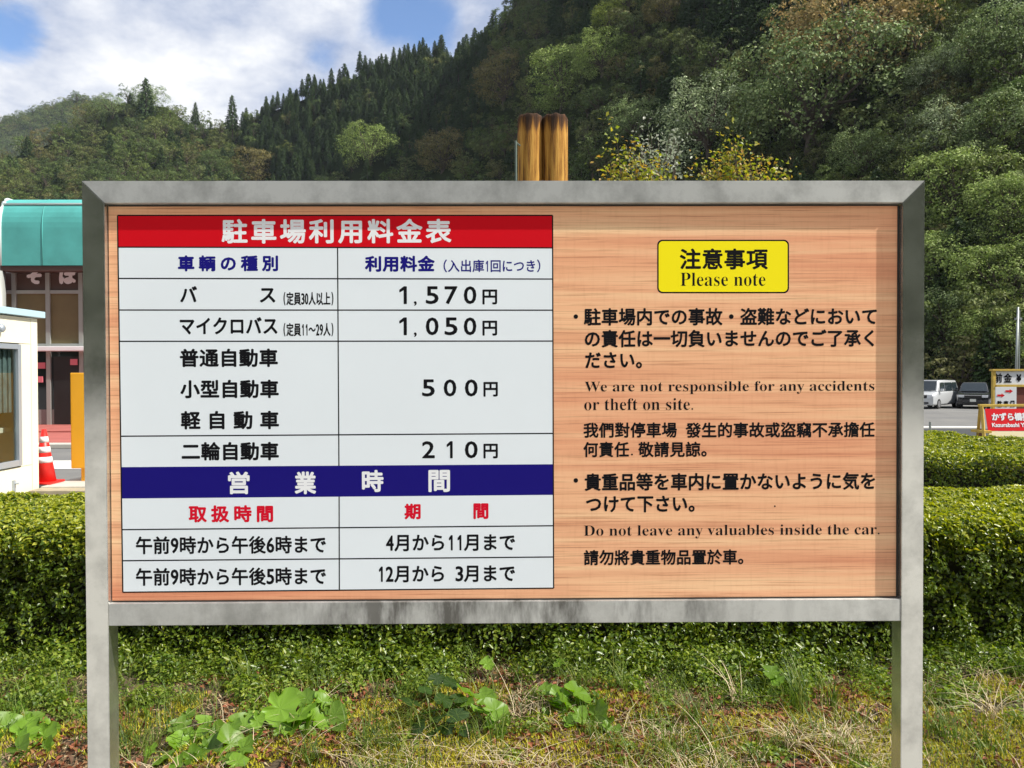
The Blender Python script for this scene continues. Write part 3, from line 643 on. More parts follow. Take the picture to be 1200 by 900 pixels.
broad_plant('broadleaf_weed', 'broadleaf weed with two wide leaves right of the board centre', [(676, 812, 3.35, 30), (700, 838, 3.2, 28), (678, 838, 3.2, 20), (655, 815, 3.35, 20), (640, 808, 3.4, 16), (712, 848, 3.15, 18), (660, 838, 3.25, 16), (650, 828, 3.3, 14)])
broad_plant('seedling', 'lone pale leaf against the hedge above the middle weed', [(571, 778, 3.75, 16)]); broad_plant('seedling', 'lone folded leaf against the hedge right of centre', [(655, 777, 3.7, 14)])
broad_plant('seedling', 'two pale leaves by the hedge foot near the right post', [(903, 788, 3.55, 20), (911, 797, 3.5, 14)])
broad_plant('seedling', 'small three leaved sprout right of the left post', [(172, 836, 3.3, 14), (220, 838, 3.3, 17), (197, 846, 3.25, 10)])
broad_plant('shade_painted_plant', 'glossy leaved plant with painted shade below the board', [(480, 822, 3.25, 22), (500, 835, 3.2, 24), (520, 820, 3.25, 24), (535, 838, 3.15, 20), (490, 850, 3.1, 22), (510, 856, 3.1, 22), (528, 800, 3.4, 20), (512, 795, 3.4, 18), (470, 842, 3.15, 16), (545, 855, 3.1, 16), (498, 808, 3.3, 18), (538, 818, 3.3, 18), (515, 840, 3.18, 18), (525, 852, 3.12, 20)], dark=True)
# grass tufts
def tuft(px, py, D, n, h, label, m=m_grass, lean=0.9, wid=0.005):
    p = at(px, py, D); z = bank_z(p[0], p[1]); P = np.zeros((n, 3)); P[:, :2] = rng.normal(0, 0.018, (n, 2))
    V, F = blades(P, h, wid, lean, 5); o = link('grass_tuft', np_mesh('grass_tuft', V, F), None, m); o.location = (p[0], p[1], z-0.005)
    tag(o, label, 'grass tuft')
tuft(452, 882, 3.0, 45, 0.10, 'short dark green grass tuft at the bottom left of centre')
tuft(935, 830, 3.35, 40, 0.26, 'tall thin green grass tuft near the right post', lean=0.7)
tuft(975, 820, 3.4, 30, 0.2, 'upright green grass tuft closest to the right post', lean=0.5, wid=0.006)
tuft(860, 815, 3.45, 18, 0.22, 'arching straw coloured tuft at the hedge foot right of centre', m_straw, 1.6, 0.004)
tuft(930, 878, 3.0, 40, 0.17, 'sprawling pale grass tuft at the bottom by the right post', m_straw, 2.0, 0.004)
tuft(690, 862, 3.1, 30, 0.15, 'thin green blades under the two wide weed leaves')
tuft(1165, 840, 3.3, 26, 0.20, 'sprawling dry straw tuft right of the right post', m_straw, 2.0, 0.004)

# ------------------------------------------------------------------ log posts and rod behind the sign
m_log, t, b = mat('weathered log')
n = noise_tex(t, 14, detail=8, rough=0.7, stretch=(3.0, 3.0, 0.16)); c = add(t, 'ShaderNodeTexCoord'); s = add(t, 'ShaderNodeSeparateXYZ'); t.links.new(c.outputs['Object'], s.inputs[0])
mr = add(t, 'ShaderNodeMapRange'); mr.inputs['From Min'].default_value = 3.24; mr.inputs['From Max'].default_value = 3.37; mr.inputs['To Min'].default_value = 0.0; mr.inputs['To Max'].default_value = 0.24
t.links.new(s.outputs[2], mr.inputs[0]); sb = add(t, 'ShaderNodeMath', operation='SUBTRACT'); t.links.new(n.outputs['Fac'], sb.inputs[0]); t.links.new(mr.outputs[0], sb.inputs[1])
r = ramp(t, sb.outputs[0], [(0.22, (0.03, 0.016, 0.010)), (0.40, (0.10, 0.045, 0.018)), (0.47, (0.38, 0.18, 0.035)), (0.62, (0.62, 0.35, 0.08))]); t.links.new(r.outputs[0], b.inputs['Base Color'])
b.inputs['Roughness'].default_value = 0.8; b.inputs['Specular IOR Level'].default_value = 0.2; bump(t, n.outputs['Fac'], b, 1.0, 0.015)
LD_ = 5.6
for px, lab in ((621.3, 'left one of the two orange brown log posts behind the fee board'), (650.5, 'right one of the two orange brown log posts behind the fee board')):
    p = at(px, 150, LD_); top = at(px, 137, LD_)[2]; rr = 14.5/FPX*LD_
    o = MB(); bm = o.bm; rings = []
    hs = [0, 0.6, 1.2, 1.8, 2.2, 2.5, 2.8, top-0.03, top-0.012, top-0.002]; rs = [1.06, 1.05, 1.04, 1.03, 1.03, 1.02, 1.02, 1.02, 1.0, 0.93]
    for z, f in zip(hs, rs): rings.append([bm.verts.new((rr*f*math.cos(a*math.pi/14)*(1+0.025*math.sin(a*3+px)), rr*f*math.sin(a*math.pi/14), z+(0.006*math.sin(a*1.7+px) if f < 1.01 else 0))) for a in range(28)])
    for i in range(len(rings)-1):
        for k_ in range(28): bm.faces.new((rings[i][k_], rings[i][(k_+1) % 28], rings[i+1][(k_+1) % 28], rings[i+1][k_]))
    bm.faces.new(rings[-1]); ob = o.build('log_post', m_log, None, True); ob.location = (p[0], p[1], 0); tag(ob, lab, 'post', 'log posts behind the board')
m_zinc = plain('galvanised pipe', (0.35, 0.38, 0.36), 0.45, 0.6)
p = at(604.5, 165, 5.4); ob = MB().tube([(0, 0, 0), (0, 0, p[2])], 0.008, 8).tube([(0, 0, p[2]-0.01), (0.03, 0.08, p[2]-0.01)], 0.006, 8).build('steel_rod', plain('green grey rod', (0.10, 0.14, 0.12), 0.6)); ob.location = (p[0], p[1], 0)
tag(ob, 'thin green grey steel rod standing beside the left log post', 'rod')

# ------------------------------------------------------------------ hills
def spl(tab, px, i):
    if px <= tab[0][0]: return tab[0][i]
    for a, b_ in zip(tab, tab[1:]):
        if px <= b_[0]:
            f = (px-a[0])/(b_[0]-a[0]); return a[i]+(b_[i]-a[i])*f
    return tab[-1][i]
HA = [(230, 215, 440, 330), (270, 172, 435, 300), (300, 143, 430, 290), (350, 126, 420, 270), (400, 104, 410, 250), (450, 82, 400, 230), (500, 68, 390, 210), (545, 66, 370, 190),
      (565, 52, 350, 180), (590, 32, 330, 170), (612, -10, 310, 160), (700, -120, 280, 125), (850, -220, 240, 100), (1000, -300, 210, 82), (1200, -380, 190, 66), (1500, -450, 180, 60), (2100, -450, 180, 60)]
HB = [(-500, 230, 380, 230), (-150, 205, 400, 230), (0, 188, 430, 240), (60, 172, 440, 240), (110, 142, 450, 240), (140, 124, 450, 240), (200, 128, 450, 240), (230, 150, 455, 245), (260, 148, 455, 250), (290, 152, 460, 255), (330, 165, 470, 260), (420, 205, 480, 270), (520, 260, 480, 300)]
HC = [(-700, 220, 1300, 700), (-150, 175, 1300, 700), (0, 146, 1300, 700), (50, 130, 1300, 700), (92, 117, 1300, 700), (130, 121, 1300, 700), (180, 150, 1300, 700), (300, 250, 1300, 800)]
def hill_pt(tab, px, t, zb):
    yr, Dr, Db = spl(tab, px, 1), spl(tab, px, 2), spl(tab, px, 3); D = Db+(Dr-Db)*t
    top = at(px, yr, Dr)[2]; P = at(px, 438, D)
    f = t**1.12 if t <= 1 else 1-(t-1)*1.4
    z = zb+(top-zb)*f+ (6 if Dr > 300 else 3.5)*fbm(P[0], P[1], 0.02, 4.0)*min(1, t*4)*(1 if t < 1 else 0.6)
    return np.array([P[0], P[1], z])
m_hill = plain('forest floor', (0.022, 0.030, 0.010), 1.0, spec=0.0, var=0.5, scale=0.08)
def hill(tab, zb, name, step):
    cols = list(np.arange(tab[0][0], tab[-1][0]+1, step)); ts = [-0.05, 0]+[i/22 for i in range(1, 23)]+[1.15, 1.4, 1.7]
    V = [hill_pt(tab, px, max(t, 0), zb)-np.array([0, 0, 3.0 if t < 0 else 0]) for px in cols for t in ts]; n = len(ts)
    F = [(i*n+j, (i+1)*n+j, (i+1)*n+j+1, i*n+j+1) for i in range(len(cols)-1) for j in range(n-1)]
    me = bpy.data.meshes.new(name); me.from_pydata([tuple(v) for v in V], [], F); tag(link(name, me, None, m_hill, True), kind='structure')
hill(HA, -0.9, 'main_hill', 12); hill(HB, -1.0, 'left_hill', 12); hill(HC, -1.0, 'far_ridge', 20)
# wooded slope on the other side of the valley, behind the photographer
V = []; F = []; xs_ = list(range(-700, 701, 50)); prof = [(-45, -1), (-80, 28), (-140, 80), (-230, 140), (-340, 180)]
for x in xs_:
    for y, z in prof: V.append((x, y-0.06*abs(x), z*(1+0.25*fbm(x, y, 0.006, 2))+(0 if z < 0 else 0)))
for i in range(len(xs_)-1):
    for j in range(4): F.append((i*5+j, i*5+j+1, (i+1)*5+j+1, (i+1)*5+j))
me = bpy.data.meshes.new('opposite_slope'); me.from_pydata(V, [], F); tag(link('opposite_slope', me, None, m_hill, True), kind='structure')

# ------------------------------------------------------------------ forest trees
m_bark = plain('bark', (0.10, 0.075, 0.055), 0.9, var=0.4, scale=4)
gA = [(0.072, 0.104, 0.026), (0.150, 0.189, 0.052), (0.098, 0.137, 0.034), (0.221, 0.247, 0.098)]
gB = [(0.035, 0.06, 0.018), (0.10, 0.14, 0.03), (0.05, 0.085, 0.03), (0.16, 0.18, 0.05), (0.065, 0.12, 0.02), (0.11, 0.135, 0.055), (0.15, 0.17, 0.05), (0.04, 0.075, 0.022), (0.10, 0.15, 0.04), (0.19, 0.15, 0.06), (0.05, 0.09, 0.03)]
m_brd = leafmat('broadleaf canopy', gA, 0.65, 0.16, objvar=0.72, cols2=gB, spec=0.2, clump=4.5)
m_ced = leafmat('cedar needles', [(0.028, 0.060, 0.014), (0.065, 0.115, 0.026), (0.04, 0.08, 0.018)], 0.6, 0.12, objvar=0.4, cols2=[(0.02, 0.045, 0.012), (0.05, 0.075, 0.018), (0.03, 0.06, 0.02)], spec=0.25)
def broad_mesh(seed, nclump, per, leaf, rz=0.85, trunk=True, low=-0.88, droop=0.0):
    """unit broadleaf tree: crown radius 1, crown centre at z=1.15, trunk from the ground"""
    rg = np.random.default_rng(seed); P = []; Nn = []; cen = np.array([0, 0, 0.92]); C_ = []
    nb = max(9, nclump//6)
    for i in range(nb):                      # main limbs' masses, each made of many small leafy tufts
        zz = 1-(i+0.5)/nb*(1-low); a = i*2.39996+rg.normal(0, 0.35); q = math.sqrt(max(0, 1-zz*zz)); rr = 0.62*rg.uniform(0.72, 1.18)
        c = cen+np.array([q*math.cos(a)*rr, q*math.sin(a)*rr, zz*rr*rz]); s = rg.uniform(0.30, 0.46); C_.append((c, s))
        for j in range(max(8, nclump//4)):
            d = unit(rg.normal(0, 1, 3)+unit(c-cen)*0.75+np.array([0, 0, 0.25])); cc = c+d*s*np.array([1, 1, 0.72])*rg.uniform(0.75, 1.12); s2 = s*rg.choice([0.2, 0.28, 0.5], p=[0.4, 0.4, 0.2])*rg.uniform(0.8, 1.2)
            n = max(6, int(per*(s2/0.13)**2*0.36)); dd = unit(rg.normal(0, 1, (n, 3))+d*0.8+np.array([0, 0, 0.5]))
            pp = cc+dd*(s2*rg.uniform(0.55, 1.15, n))[:, None]*np.array([1.15, 1.15, 0.62]); pp[:, 2] -= 0.3*s2*rg.uniform(0, 1, n)**2
            P.append(pp); Nn.append(dd+np.array([0, 0, 0.4]))
    n = int(per*nclump*0.10); d = unit(rg.normal(0, 1, (n, 3))); P.append(cen+d*rg.uniform(0.2, 0.7, (n, 1))*np.array([1, 1, rz])); Nn.append(d)
    V, F = leaves(np.concatenate(P), np.concatenate(Nn), leaf, 0.62, 0.30, 0.2, rg=rg)
    crown = np_mesh('crown', V, F)
    t_ = MB(); t_.tube([(0, 0, -0.5), (0.02, 0, 0.15), (-0.02, 0.03, 0.55), (0.0, 0.0, 1.0)], [0.085, 0.07, 0.05, 0.02], 8)
    for c, s in C_:
        j = Vector((0, 0, rg.uniform(0.25, 0.6))); e = Vector(c); t_.tube([j, j.lerp(e, 0.5)+Vector((0, 0, 0.05)), e], [0.04, 0.025, 0.01], 6)
    return crown, t_.mesh('trunk')
def cedar_mesh(seed):
    """unit conifer: height 1"""
    rg = np.random.default_rng(seed); P = []; Nn = []; D = []
    for lv in range(30):
        t = lv/30; z = 0.16+0.84*t; rr = 0.20*(1-t)**0.62*rg.uniform(0.8, 1.15)+0.006
        for k_ in range(int(8-4*t)):
            a = k_*2*math.pi/int(8-4*t)+lv*1.3+rg.normal(0, 0.2); rb = rr*rg.uniform(0.75, 1.15); n = int(26*(1-t))+8
            f = rg.uniform(0.15, 1, n)**0.7; d = np.array([math.cos(a), math.sin(a), 0])
            pp = np.array([0, 0, z])+d*(f*rb)[:, None]; pp[:, 2] += -0.25*f*f*rb+rg.normal(0, 0.006, n)+0.02*f; pp[:, :2] += rg.normal(0, 0.012, (n, 2))*f[:, None]
            P.append(pp); Nn.append(np.tile(d*0.7+np.array([0, 0, 0.6]), (n, 1))); D.append(np.tile(d+np.array([0, 0, -0.5]), (n, 1)))
    V, F = leaves(np.concatenate(P), np.concatenate(Nn), 0.042, 0.5, 0.5, 0.25, dirs=np.concatenate(D), rg=rg)
    return np_mesh('crown', V, F), MB().tube([(0, 0, -0.1), (0, 0, 0.5), (0, 0, 0.98)], [0.018, 0.012, 0.002], 6).mesh('trunk')
def joined(name, crown, trunk, mc, mt):
    bm = bmesh.new(); bm.from_mesh(crown); n = len(bm.faces); bm.from_mesh(trunk); bm.faces.ensure_lookup_table()
    for f in bm.faces[n:]: f.material_index = 1
    me = bpy.data.meshes.new(name); bm.to_mesh(me); bm.free(); me.materials.append(mc); me.materials.append(mt); return me
BR = [broad_mesh(s, nc, 62, 0.076, rz) for s, nc, rz in ((21, 46, 0.85), (22, 60, 0.75), (23, 40, 1.0), (24, 54, 0.9))]
CE = [cedar_mesh(s) for s in (31, 32, 33)]
brm = [joined('broadleaf_tree', c, t_, m_brd, m_bark) for c, t_ in BR]
cem = [joined('conifer_tree', c, t_, m_ced, m_bark) for c, t_ in CE]
NB = [broad_mesh(s, nc, per, lf, rz) for s, nc, per, lf, rz in ((41, 110, 60, 0.046, 0.80), (42, 100, 62, 0.048, 0.95), (43, 120, 56, 0.050, 1.15))]
def conif(px, py, D, t):
    if 285 < px < 575 and t > 0.62: return 0.9
    if px < 290: return 0.08
    for cx, cy, r_ in ((835, 20, 60), (690, 30, 40), (880, -20, 90), (640, 120, 30), (1180, 20, 30), (780, 150, 40)):
        if (px-cx)**2+(py-cy)**2 < r_*r_: return 0.75
    return 0.05
# hand-placed crowns: px, py of crown centre, radius px, D, mesh, colour set, label
rust = leafmat('rusty foliage', [(0.286, 0.208, 0.091), (0.390, 0.286, 0.117), (0.195, 0.182, 0.078)], 0.7, 0.14, spec=0.15, clump=6.0)
grey = leafmat('grey green foliage', [(0.130, 0.183, 0.075), (0.260, 0.316, 0.164), (0.179, 0.233, 0.105), (0.423, 0.466, 0.299)], 0.6, 0.14, spec=0.25, clump=6.0)
dark = leafmat('deep green foliage', [(0.081, 0.133, 0.039), (0.163, 0.225, 0.075), (0.260, 0.316, 0.135), (0.114, 0.166, 0.053)], 0.6, 0.14, spec=0.25, clump=6.0)
lime = leafmat('yellow green foliage', [(0.143, 0.195, 0.026), (0.234, 0.273, 0.046), (0.117, 0.169, 0.026)], 0.5, 0.3, clump=6.0)
olive = leafmat('olive brown foliage', [(0.130, 0.117, 0.039), (0.195, 0.156, 0.046), (0.104, 0.111, 0.033)], 0.6, 0.2, clump=6.0)
soft = leafmat('soft green foliage', [(0.130, 0.200, 0.045), (0.227, 0.300, 0.075), (0.163, 0.216, 0.053), (0.325, 0.383, 0.135)], 0.6, 0.16, spec=0.2, clump=6.0)
SP = [(950, 118, 96, 88, 0, dark, 'largest dark green domed tree above the right half of the board'),
      (1000, 48, 90, 125, 1, rust, 'rusty brown spreading tree behind the big dark dome'),
      (1102, 165, 46, 84, 1, grey, 'round grey green tree above the right corner of the board'),
      (1097, 92, 38, 105, 0, grey, 'grey green tree standing above the round one at right'),
      (1102, 18, 34, 125, 1, lime, 'yellow green tree at the top edge beside the rusty tree'),
      (1168, 60, 58, 112, 0, dark, 'dark mottled tree in the top right corner'),
      (1180, 155, 52, 95, 1, dark, 'dark leaved tree at the right edge below the corner tree'),
      (830, 148, 58, 92, 1, grey, 'silvery leaved tree left of the big dark dome'),
      (1012, 185, 40, 80, 0, dark, 'small dark tree tucked under the right of the big dome'),
      (1118, 236, 60, 76, 2, soft, 'light green bushy tree just right of the top board corner'),
      (1190, 255, 56, 74, 2, soft, 'light green bushy tree at the right edge, uppermost of the bushes'),
      (1105, 318, 54, 70, 2, soft, 'bushy green tree halfway down the right post'),
      (1180, 335, 56, 69, 2, soft, 'bushy green tree behind the light pole'),
      (1110, 392, 50, 66, 2, dark, 'dark bushy tree right above the silver van'),
      (1185, 405, 50, 66, 2, soft, 'green bush behind the yellow framed notice stand'),
      (520, 184, 33, 215, 0, olive, 'round olive brown tree above the board, left of the logs'),
      (706, 70, 34, 170, 1, soft, 'pale olive domed tree upslope right of the logs'),
      (714, 26, 24, 190, 1, lime, 'small lime green tree near the top right of the logs'),
      (782, 12, 30, 170, 1, olive, 'olive brown tree at the top edge right of the centre'),
      (660, 100, 44, 185, 2, soft, 'wide soft green canopy above the log posts'),
      (592, 100, 38, 210, 0, olive, 'broad olive green canopy up and left of the logs'),
      (745, 150, 36, 130, 0, dark, 'dark tree between the logs and the silvery tree'),
      (300, 200, 26, 260, 2, olive, 'rust tinted low canopy above the left half of the board'),
      (435, 175, 34, 250, 0, soft, 'rounded green tree above the price column of the board'),
      (178, 118, 20, 430, 1, dark, 'dark domed tree on the left skyline'),
      (135, 128, 18, 435, 0, dark, 'dark rounded tree at the left end of the wooded knoll')]
taken = []
for px, py, rp, D, k_, m_, lab in SP:
    tab_ = HB if px < 285 else HA
    best = min((abs(to_px(hill_pt(tab_, px, tt/200, -1))[1]-(py+0.55*rp)), tt) for tt in range(2, 230))[1]/200
    p = hill_pt(tab_, px, best, -1); D = to_px(p)[2]; r_ = rp/FPX*D
    root = empty('forest_tree', (p[0], p[1], p[2]-0.22*r_), rnd.uniform(0, 6), lab, 'tree'); root.scale = (r_, r_, r_)
    if True:
        cm = NB[k_][0].copy(); cm.materials.append(m_)
        link('crown', cm, root); link('trunk', NB[k_][1].copy(), root, m_bark)
    else:
        cm = BR[k_][0].copy(); cm.materials.clear(); cm.materials.append(m_); link('crown', cm, root); tm = BR[k_][1].copy(); tm.materials.clear(); link('trunk', tm, root, m_bark)
    taken.append((p[0], p[1], r_, px, py, rp))
def scatter(tab, zb, n, rmin, rmax, pxr, tmax=1.12, zkeep=True):
    out = []; XY = np.zeros((0, 3)); rg = random.Random(int(rmin*100+n))
    for _ in range(n):
        px = rg.uniform(*pxr); t = rg.uniform(0.0, tmax)
        Dr, Db = spl(tab, px, 2), spl(tab, px, 3)
        D = Db+(Dr-Db)*t
        if rg.random() > D/Dr: continue
        p = hill_pt(tab, px, t, zb); x, y, _ = to_px(p)
        cf = rg.random() < conif(x, y, D, t); r_ = rg.uniform(rmin, rmax)*(0.52 if cf else 1)
        if len(XY):
            d2 = (XY[:, 0]-p[0])**2+(XY[:, 1]-p[1])**2
            if np.any(d2 < (0.46*(XY[:, 2]+r_))**2): continue
        XY = np.vstack([XY, [p[0], p[1], r_]]); out.append((p, r_, cf, x, y, D))
    return out
T = scatter(HA, -0.9, 15000, 3.0, 5.4, (230, 1500))+scatter(HB, -1.0, 8000, 3.6, 7.2, (-480, 500))
def visible(x, y, D, r_):
    rp = r_/D*FPX
    return -rp < x < 1200+rp and y-2.5*rp < 450 and y > -rp and (y-2.4*rp < 213 or x > 1083-rp or x < 100)
def shade_special(x, y, D, r_):
    h = 2*r_/D*FPX
    for (X0, Y0, R0, px, py, rp) in taken:
        if abs(x-px) < rp*0.6 and -0.8*rp < y-h*0.5-py < rp*1.0 : return True
    return False
ind_b, ind_c, stuff = [], [], []
for q in T:
    p, r_, cf, x, y, D = q
    if x < 1060 and shade_special(x, y, D, r_): continue
    (stuff if not visible(x, y, D, r_) else (ind_c if cf else ind_b)).append(q)
for lst in (ind_b, ind_c):
    lst.sort(key=lambda q: -q[1]/q[5]); stuff += lst[300:]; del lst[300:]
for p, r_, cf, x, y, D in scatter(HA, -0.9, 5000, 1.8, 2.8, (560, 1300)): stuff.append((p, r_, False, x, y, D))
print('trees', len(ind_b), len(ind_c), len(stuff)); print('tris', [len(m.polygons) for m in brm+cem+[n[0] for n in NB]])
def region(x, y, cf):
    cols = ((50, 'at the left edge above the cream booth'), (100, 'above the teal awning'), (170, 'above the left end of the board'), (230, 'on the left knoll above the car types'), (290, 'above the red table header'), (350, 'where the two hills meet'),
            (420, 'below the low end of the conifer ridge'), (500, 'left of the olive brown tree'), (590, 'between the olive brown tree and the logs'), (670, 'straight above the log posts'), (760, 'above the yellow green young tree'), (860, 'left of the big dark dome'),
            (960, 'above the big dark dome'), (1083, 'between the dark dome and the board corner'), (1145, 'above the silver van'), (9999, 'at the right edge'))
    c_ = next(t for a, t in cols if x < a)
    top = 100 if x < 290 else (90 if x < 450 else 55)
    return ('high ' if y < top else 'midway ' if y < top+60 else 'low ')+c_
for lst, ms, cf in ((ind_b, brm, 0), (ind_c, cem, 1)):
    for p, r_, _, x, y, D in lst:
        o = bpy.data.objects.new('conifer_tree' if cf else 'broadleaf_tree', rnd.choice(ms)); COL.objects.link(o)
        if cf: h = r_*4.3*rnd.uniform(0.7, 1.15); o.scale = (h*1.3, h*1.3, h); o.location = (p[0], p[1], p[2]-0.04*h)
        else: o.scale = (r_, r_, r_*rnd.uniform(0.9, 1.25)); o.location = (p[0], p[1], p[2]-0.25*r_)
        o.rotation_euler = (rnd.uniform(-.06, .06), rnd.uniform(-.06, .06), rnd.uniform(0, 6.3))
        rgn = region(x, y, cf)
        if cf: tag(o, 'narrow dark conifer in the forest, '+rgn, 'tree', 'conifers '+rgn)
        else: tag(o, 'rounded leafy tree in the forest, '+rgn, 'tree', 'leafy trees '+rgn)
protoB = next(o for o in COL.objects if o.name.startswith('broadleaf_tree')); protoC = next(o for o in COL.objects if o.name.startswith('conifer_tree'))
for cf, proto, nm in ((False, protoB, 'forest'), (True, protoC, 'conifer_forest')):
    S = [q for q in stuff if q[2] == cf]
    if S:
        pts = [q[0]-np.array([0, 0, 0.25*q[1]]) for q in S]; sc_ = [(q[1]*4.7 if cf else q[1]) for q in S]
        tag(instances(nm, pts, [(0, 0, rnd.uniform(0, 6.3)) for _ in S], sc_, proto), kind='stuff')
S = scatter(HC, -1.0, 14000, 6.0, 10.0, (-200, 300), 1.05)
tag(instances('far_forest', [q[0]-np.array([0, 0, 0.4*q[1]]) for q in S], [(0, 0, rnd.uniform(0, 6.3)) for _ in S], [q[1]*1.1 for q in S], protoB), kind='stuff')
# tall skyline conifers
for px, pt, h, lab in ((171, 92, 30, 'tallest narrow conifer poking above the left skyline'), (229, 120, 14, 'small pointed conifer on the skyline right of the tallest one'), (272, 112, 22, 'pointed conifer on the skyline just left of the ridge dip')):
    D = 430; top = at(px, pt, D); o = bpy.data.objects.new('skyline_conifer', cem[1]); COL.objects.link(o); o.location = (top[0], top[1], top[2]-h*1.0); o.scale = (h*0.9, h*0.9, h); tag(o, lab, 'tree')

# ------------------------------------------------------------------ young trees behind the board
m_aut = leafmat('turning leaves', [(0.13, 0.19, 0.02), (0.26, 0.30, 0.03), (0.36, 0.33, 0.05), (0.40, 0.24, 0.05), (0.10, 0.15, 0.02)], 0.45, 0.4)
m_sil = leafmat('pale leaves', [(0.20, 0.24, 0.15), (0.35, 0.37, 0.30), (0.14, 0.20, 0.08)], 0.4, 0.3)
def young_tree(px, py, D, wpx, hpx, n, m_, label, seed, leaf=0.085):
    rg = np.random.default_rng(seed); top = at(px, py, D); w_ = wpx/FPX*D; h_ = hpx/FPX*D
    root = empty('young_tree', (top[0], top[1], 0), 0, label, 'tree'); br = MB(); P = []
    br.tube([(0, 0, 0), (0.05, 0, 1.2), (0, 0.05, top[2]*0.6), (0.02, 0, top[2]-0.4)], [0.06, 0.05, 0.03, 0.008], 7)
    for i in range(30):
        z0 = rg.uniform(0.35, 0.85)*top[2]; a = rg.uniform(0, 6.28); l = rg.uniform(0.35, 1)
        e = Vector((math.cos(a)*w_*0.5*l, math.sin(a)*w_*0.4*l, top[2]-h_*rg.uniform(0, 1)*(0.25+l*0.6)+rg.normal(0, 0.1))); s = Vector((0, 0, z0)); m1_ = s.lerp(e, 0.5)+Vector((0, 0, 0.1))
        br.tube([s, m1_, e], [0.018, 0.011, 0.004], 5, False)
        for _ in range(n//30):
            f = rg.uniform(0.35, 1.05); q = s.lerp(e, f); P.append((q.x+rg.normal(0, .13), q.y+rg.normal(0, .13), q.z+rg.normal(0, .12)))
    br.build('trunk', m_bark, root); P = np.array(P); V, F = leaves(P, np.tile([0.2, -0.3, 0.7], (len(P), 1)), leaf, 0.6, 0.8, 0.2, rg=rg)
    tag(link('crown', np_mesh('crown', V, F), root, m_), kind='stuff')
young_tree(752, 176, 13, 105, 95, 3000, m_aut, 'young tree with yellow green leaves just above the board, nearest the logs', 3)
young_tree(872, 178, 14, 125, 90, 2800, m_aut, 'young tree with yellowing leaves above the yellow notice plate', 4)
young_tree(772, 158, 15.5, 70, 70, 1500, m_sil, 'thin tree with pale silvery leaves behind the yellow green one', 5, 0.08)

# ------------------------------------------------------------------ left: hut, cone, machine, shop
m_cream = plain('cream panel', (0.80, 0.76, 0.60), 0.5, var=0.04, scale=1.5)
m_conb0 = plain('grey inner wall', (0.60, 0.60, 0.56), 0.8, var=0.3, scale=3); m_creamp = plain('pink window reflection', (0.6, 0.25, 0.25), 0.7)
m_seam = plain('dark seam', (0.08, 0.07, 0.05), 0.8)
m_roofb = plain('pale blue roof edge', (0.42, 0.60, 0.68), 0.45)
m_alu = plain('aluminium', (0.45, 0.50, 0.56), 0.4, 0.5)
m_glass, t, b = mat('window glass'); b.inputs['Base Color'].default_value = (0.02, 0.03, 0.035, 1); b.inputs['Roughness'].default_value = 0.04; b.inputs['Specular IOR Level'].default_value = 0.9
m_pane, t, b = mat('clear pane'); b.inputs['Base Color'].default_value = (0.9, 0.95, 0.95, 1); b.inputs['Roughness'].default_value = 0.02; tb = add(t, 'ShaderNodeBsdfTransparent'); tb.inputs[0].default_value = (0.85, 0.9, 0.9, 1); gb = add(t, 'ShaderNodeBsdfGlossy'); gb.inputs['Roughness'].default_value = 0.03; lw = add(t, 'ShaderNodeLayerWeight'); fr = add(t, 'ShaderNodeMath', operation='POWER'); fr.inputs[1].default_value = 3.0; t.links.new(lw.outputs['Facing'], fr.inputs[0]); ms = add(t, 'ShaderNodeMixShader'); t.links.new(fr.outputs[0], ms.inputs[0]); t.links.new(tb.outputs[0], ms.inputs[1]); t.links.new(gb.outputs[0], ms.inputs[2]); t.links.new(ms.outputs[0], t.nodes['Material Output'].inputs[0])
hx = -5.91; hy0, hy1 = 5.0, 8.03
hut = empty('booth', (hx-1.1, (hy0+hy1)/2, 0), 0, 'cream panelled booth with pale blue roof edge at the left', 'booth')
def P_(b_, x0, x1, y0, y1, z0, z1, bev=0): return b_.box(x0-(hx-1.1), x1-(hx-1.1), y0-(hy0+hy1)/2, y1-(hy0+hy1)/2, z0, z1, bev)
P_(MB(), hx-2.2, hx-0.75, hy0+0.02, hy1-0.025, 0, 2.22).build('back_wall', m_conb0, hut)
P_(MB(), hx-0.74, hx-0.2, hy0+0.1, hy1-0.2, 0.80, 0.86).build('counter', m_cream, hut)
cu = MB()
for q_ in range(24): P_(cu, hx-0.11+0.02*(q_ % 2), hx-0.09+0.02*(q_ % 2), 6.42+q_*0.05, 6.469+q_*0.05, 1.05, 1.81)
cu.build('reflection_pleats', plain('grey green curtain', (0.13, 0.17, 0.16), 0.9, var=0.3, scale=9), hut)  # added pleats standing in for grey reflections in the window
for q_, (ya, zt_2) in enumerate(((6.7, 1.02), (7.0, 0.95), (7.3, 1.06), (7.5, 0.93))): P_(MB(), hx-0.40, hx-0.25, ya, ya+0.14, 0.861, zt_2).build('reflection_block', m_creamp if q_ % 2 else m_conb0, hut)  # added blocks standing in for pink and grey window reflections
P_(MB(), hx-0.73, hx-0.72, 6.6, 7.5, 0.95, 1.5).build('notice', m_creamp, hut)  # added pink sheet standing in for the reflected paving
wy0, wy1, wz0, wz1 = 6.3, 7.67, 0.40, 1.875                 # window opening
zs = [0.05, 0.38, 1.885, 2.21]
yc = 7.90
b_ = MB(); P_(b_, hx-0.02, hx, hy0, yc-0.006, zs[2]+0.006, zs[3]); b_.build('wall_panel', m_cream, hut)
b_ = MB(); P_(b_, hx-0.02, hx, hy0, yc-0.006, zs[0], zs[1]); b_.build('wall_panel', m_cream, hut)
b_ = MB(); P_(b_, hx-0.02, hx, wy1, yc-0.006, zs[1]+0.006, zs[2]); b_.build('wall_panel', m_cream, hut)
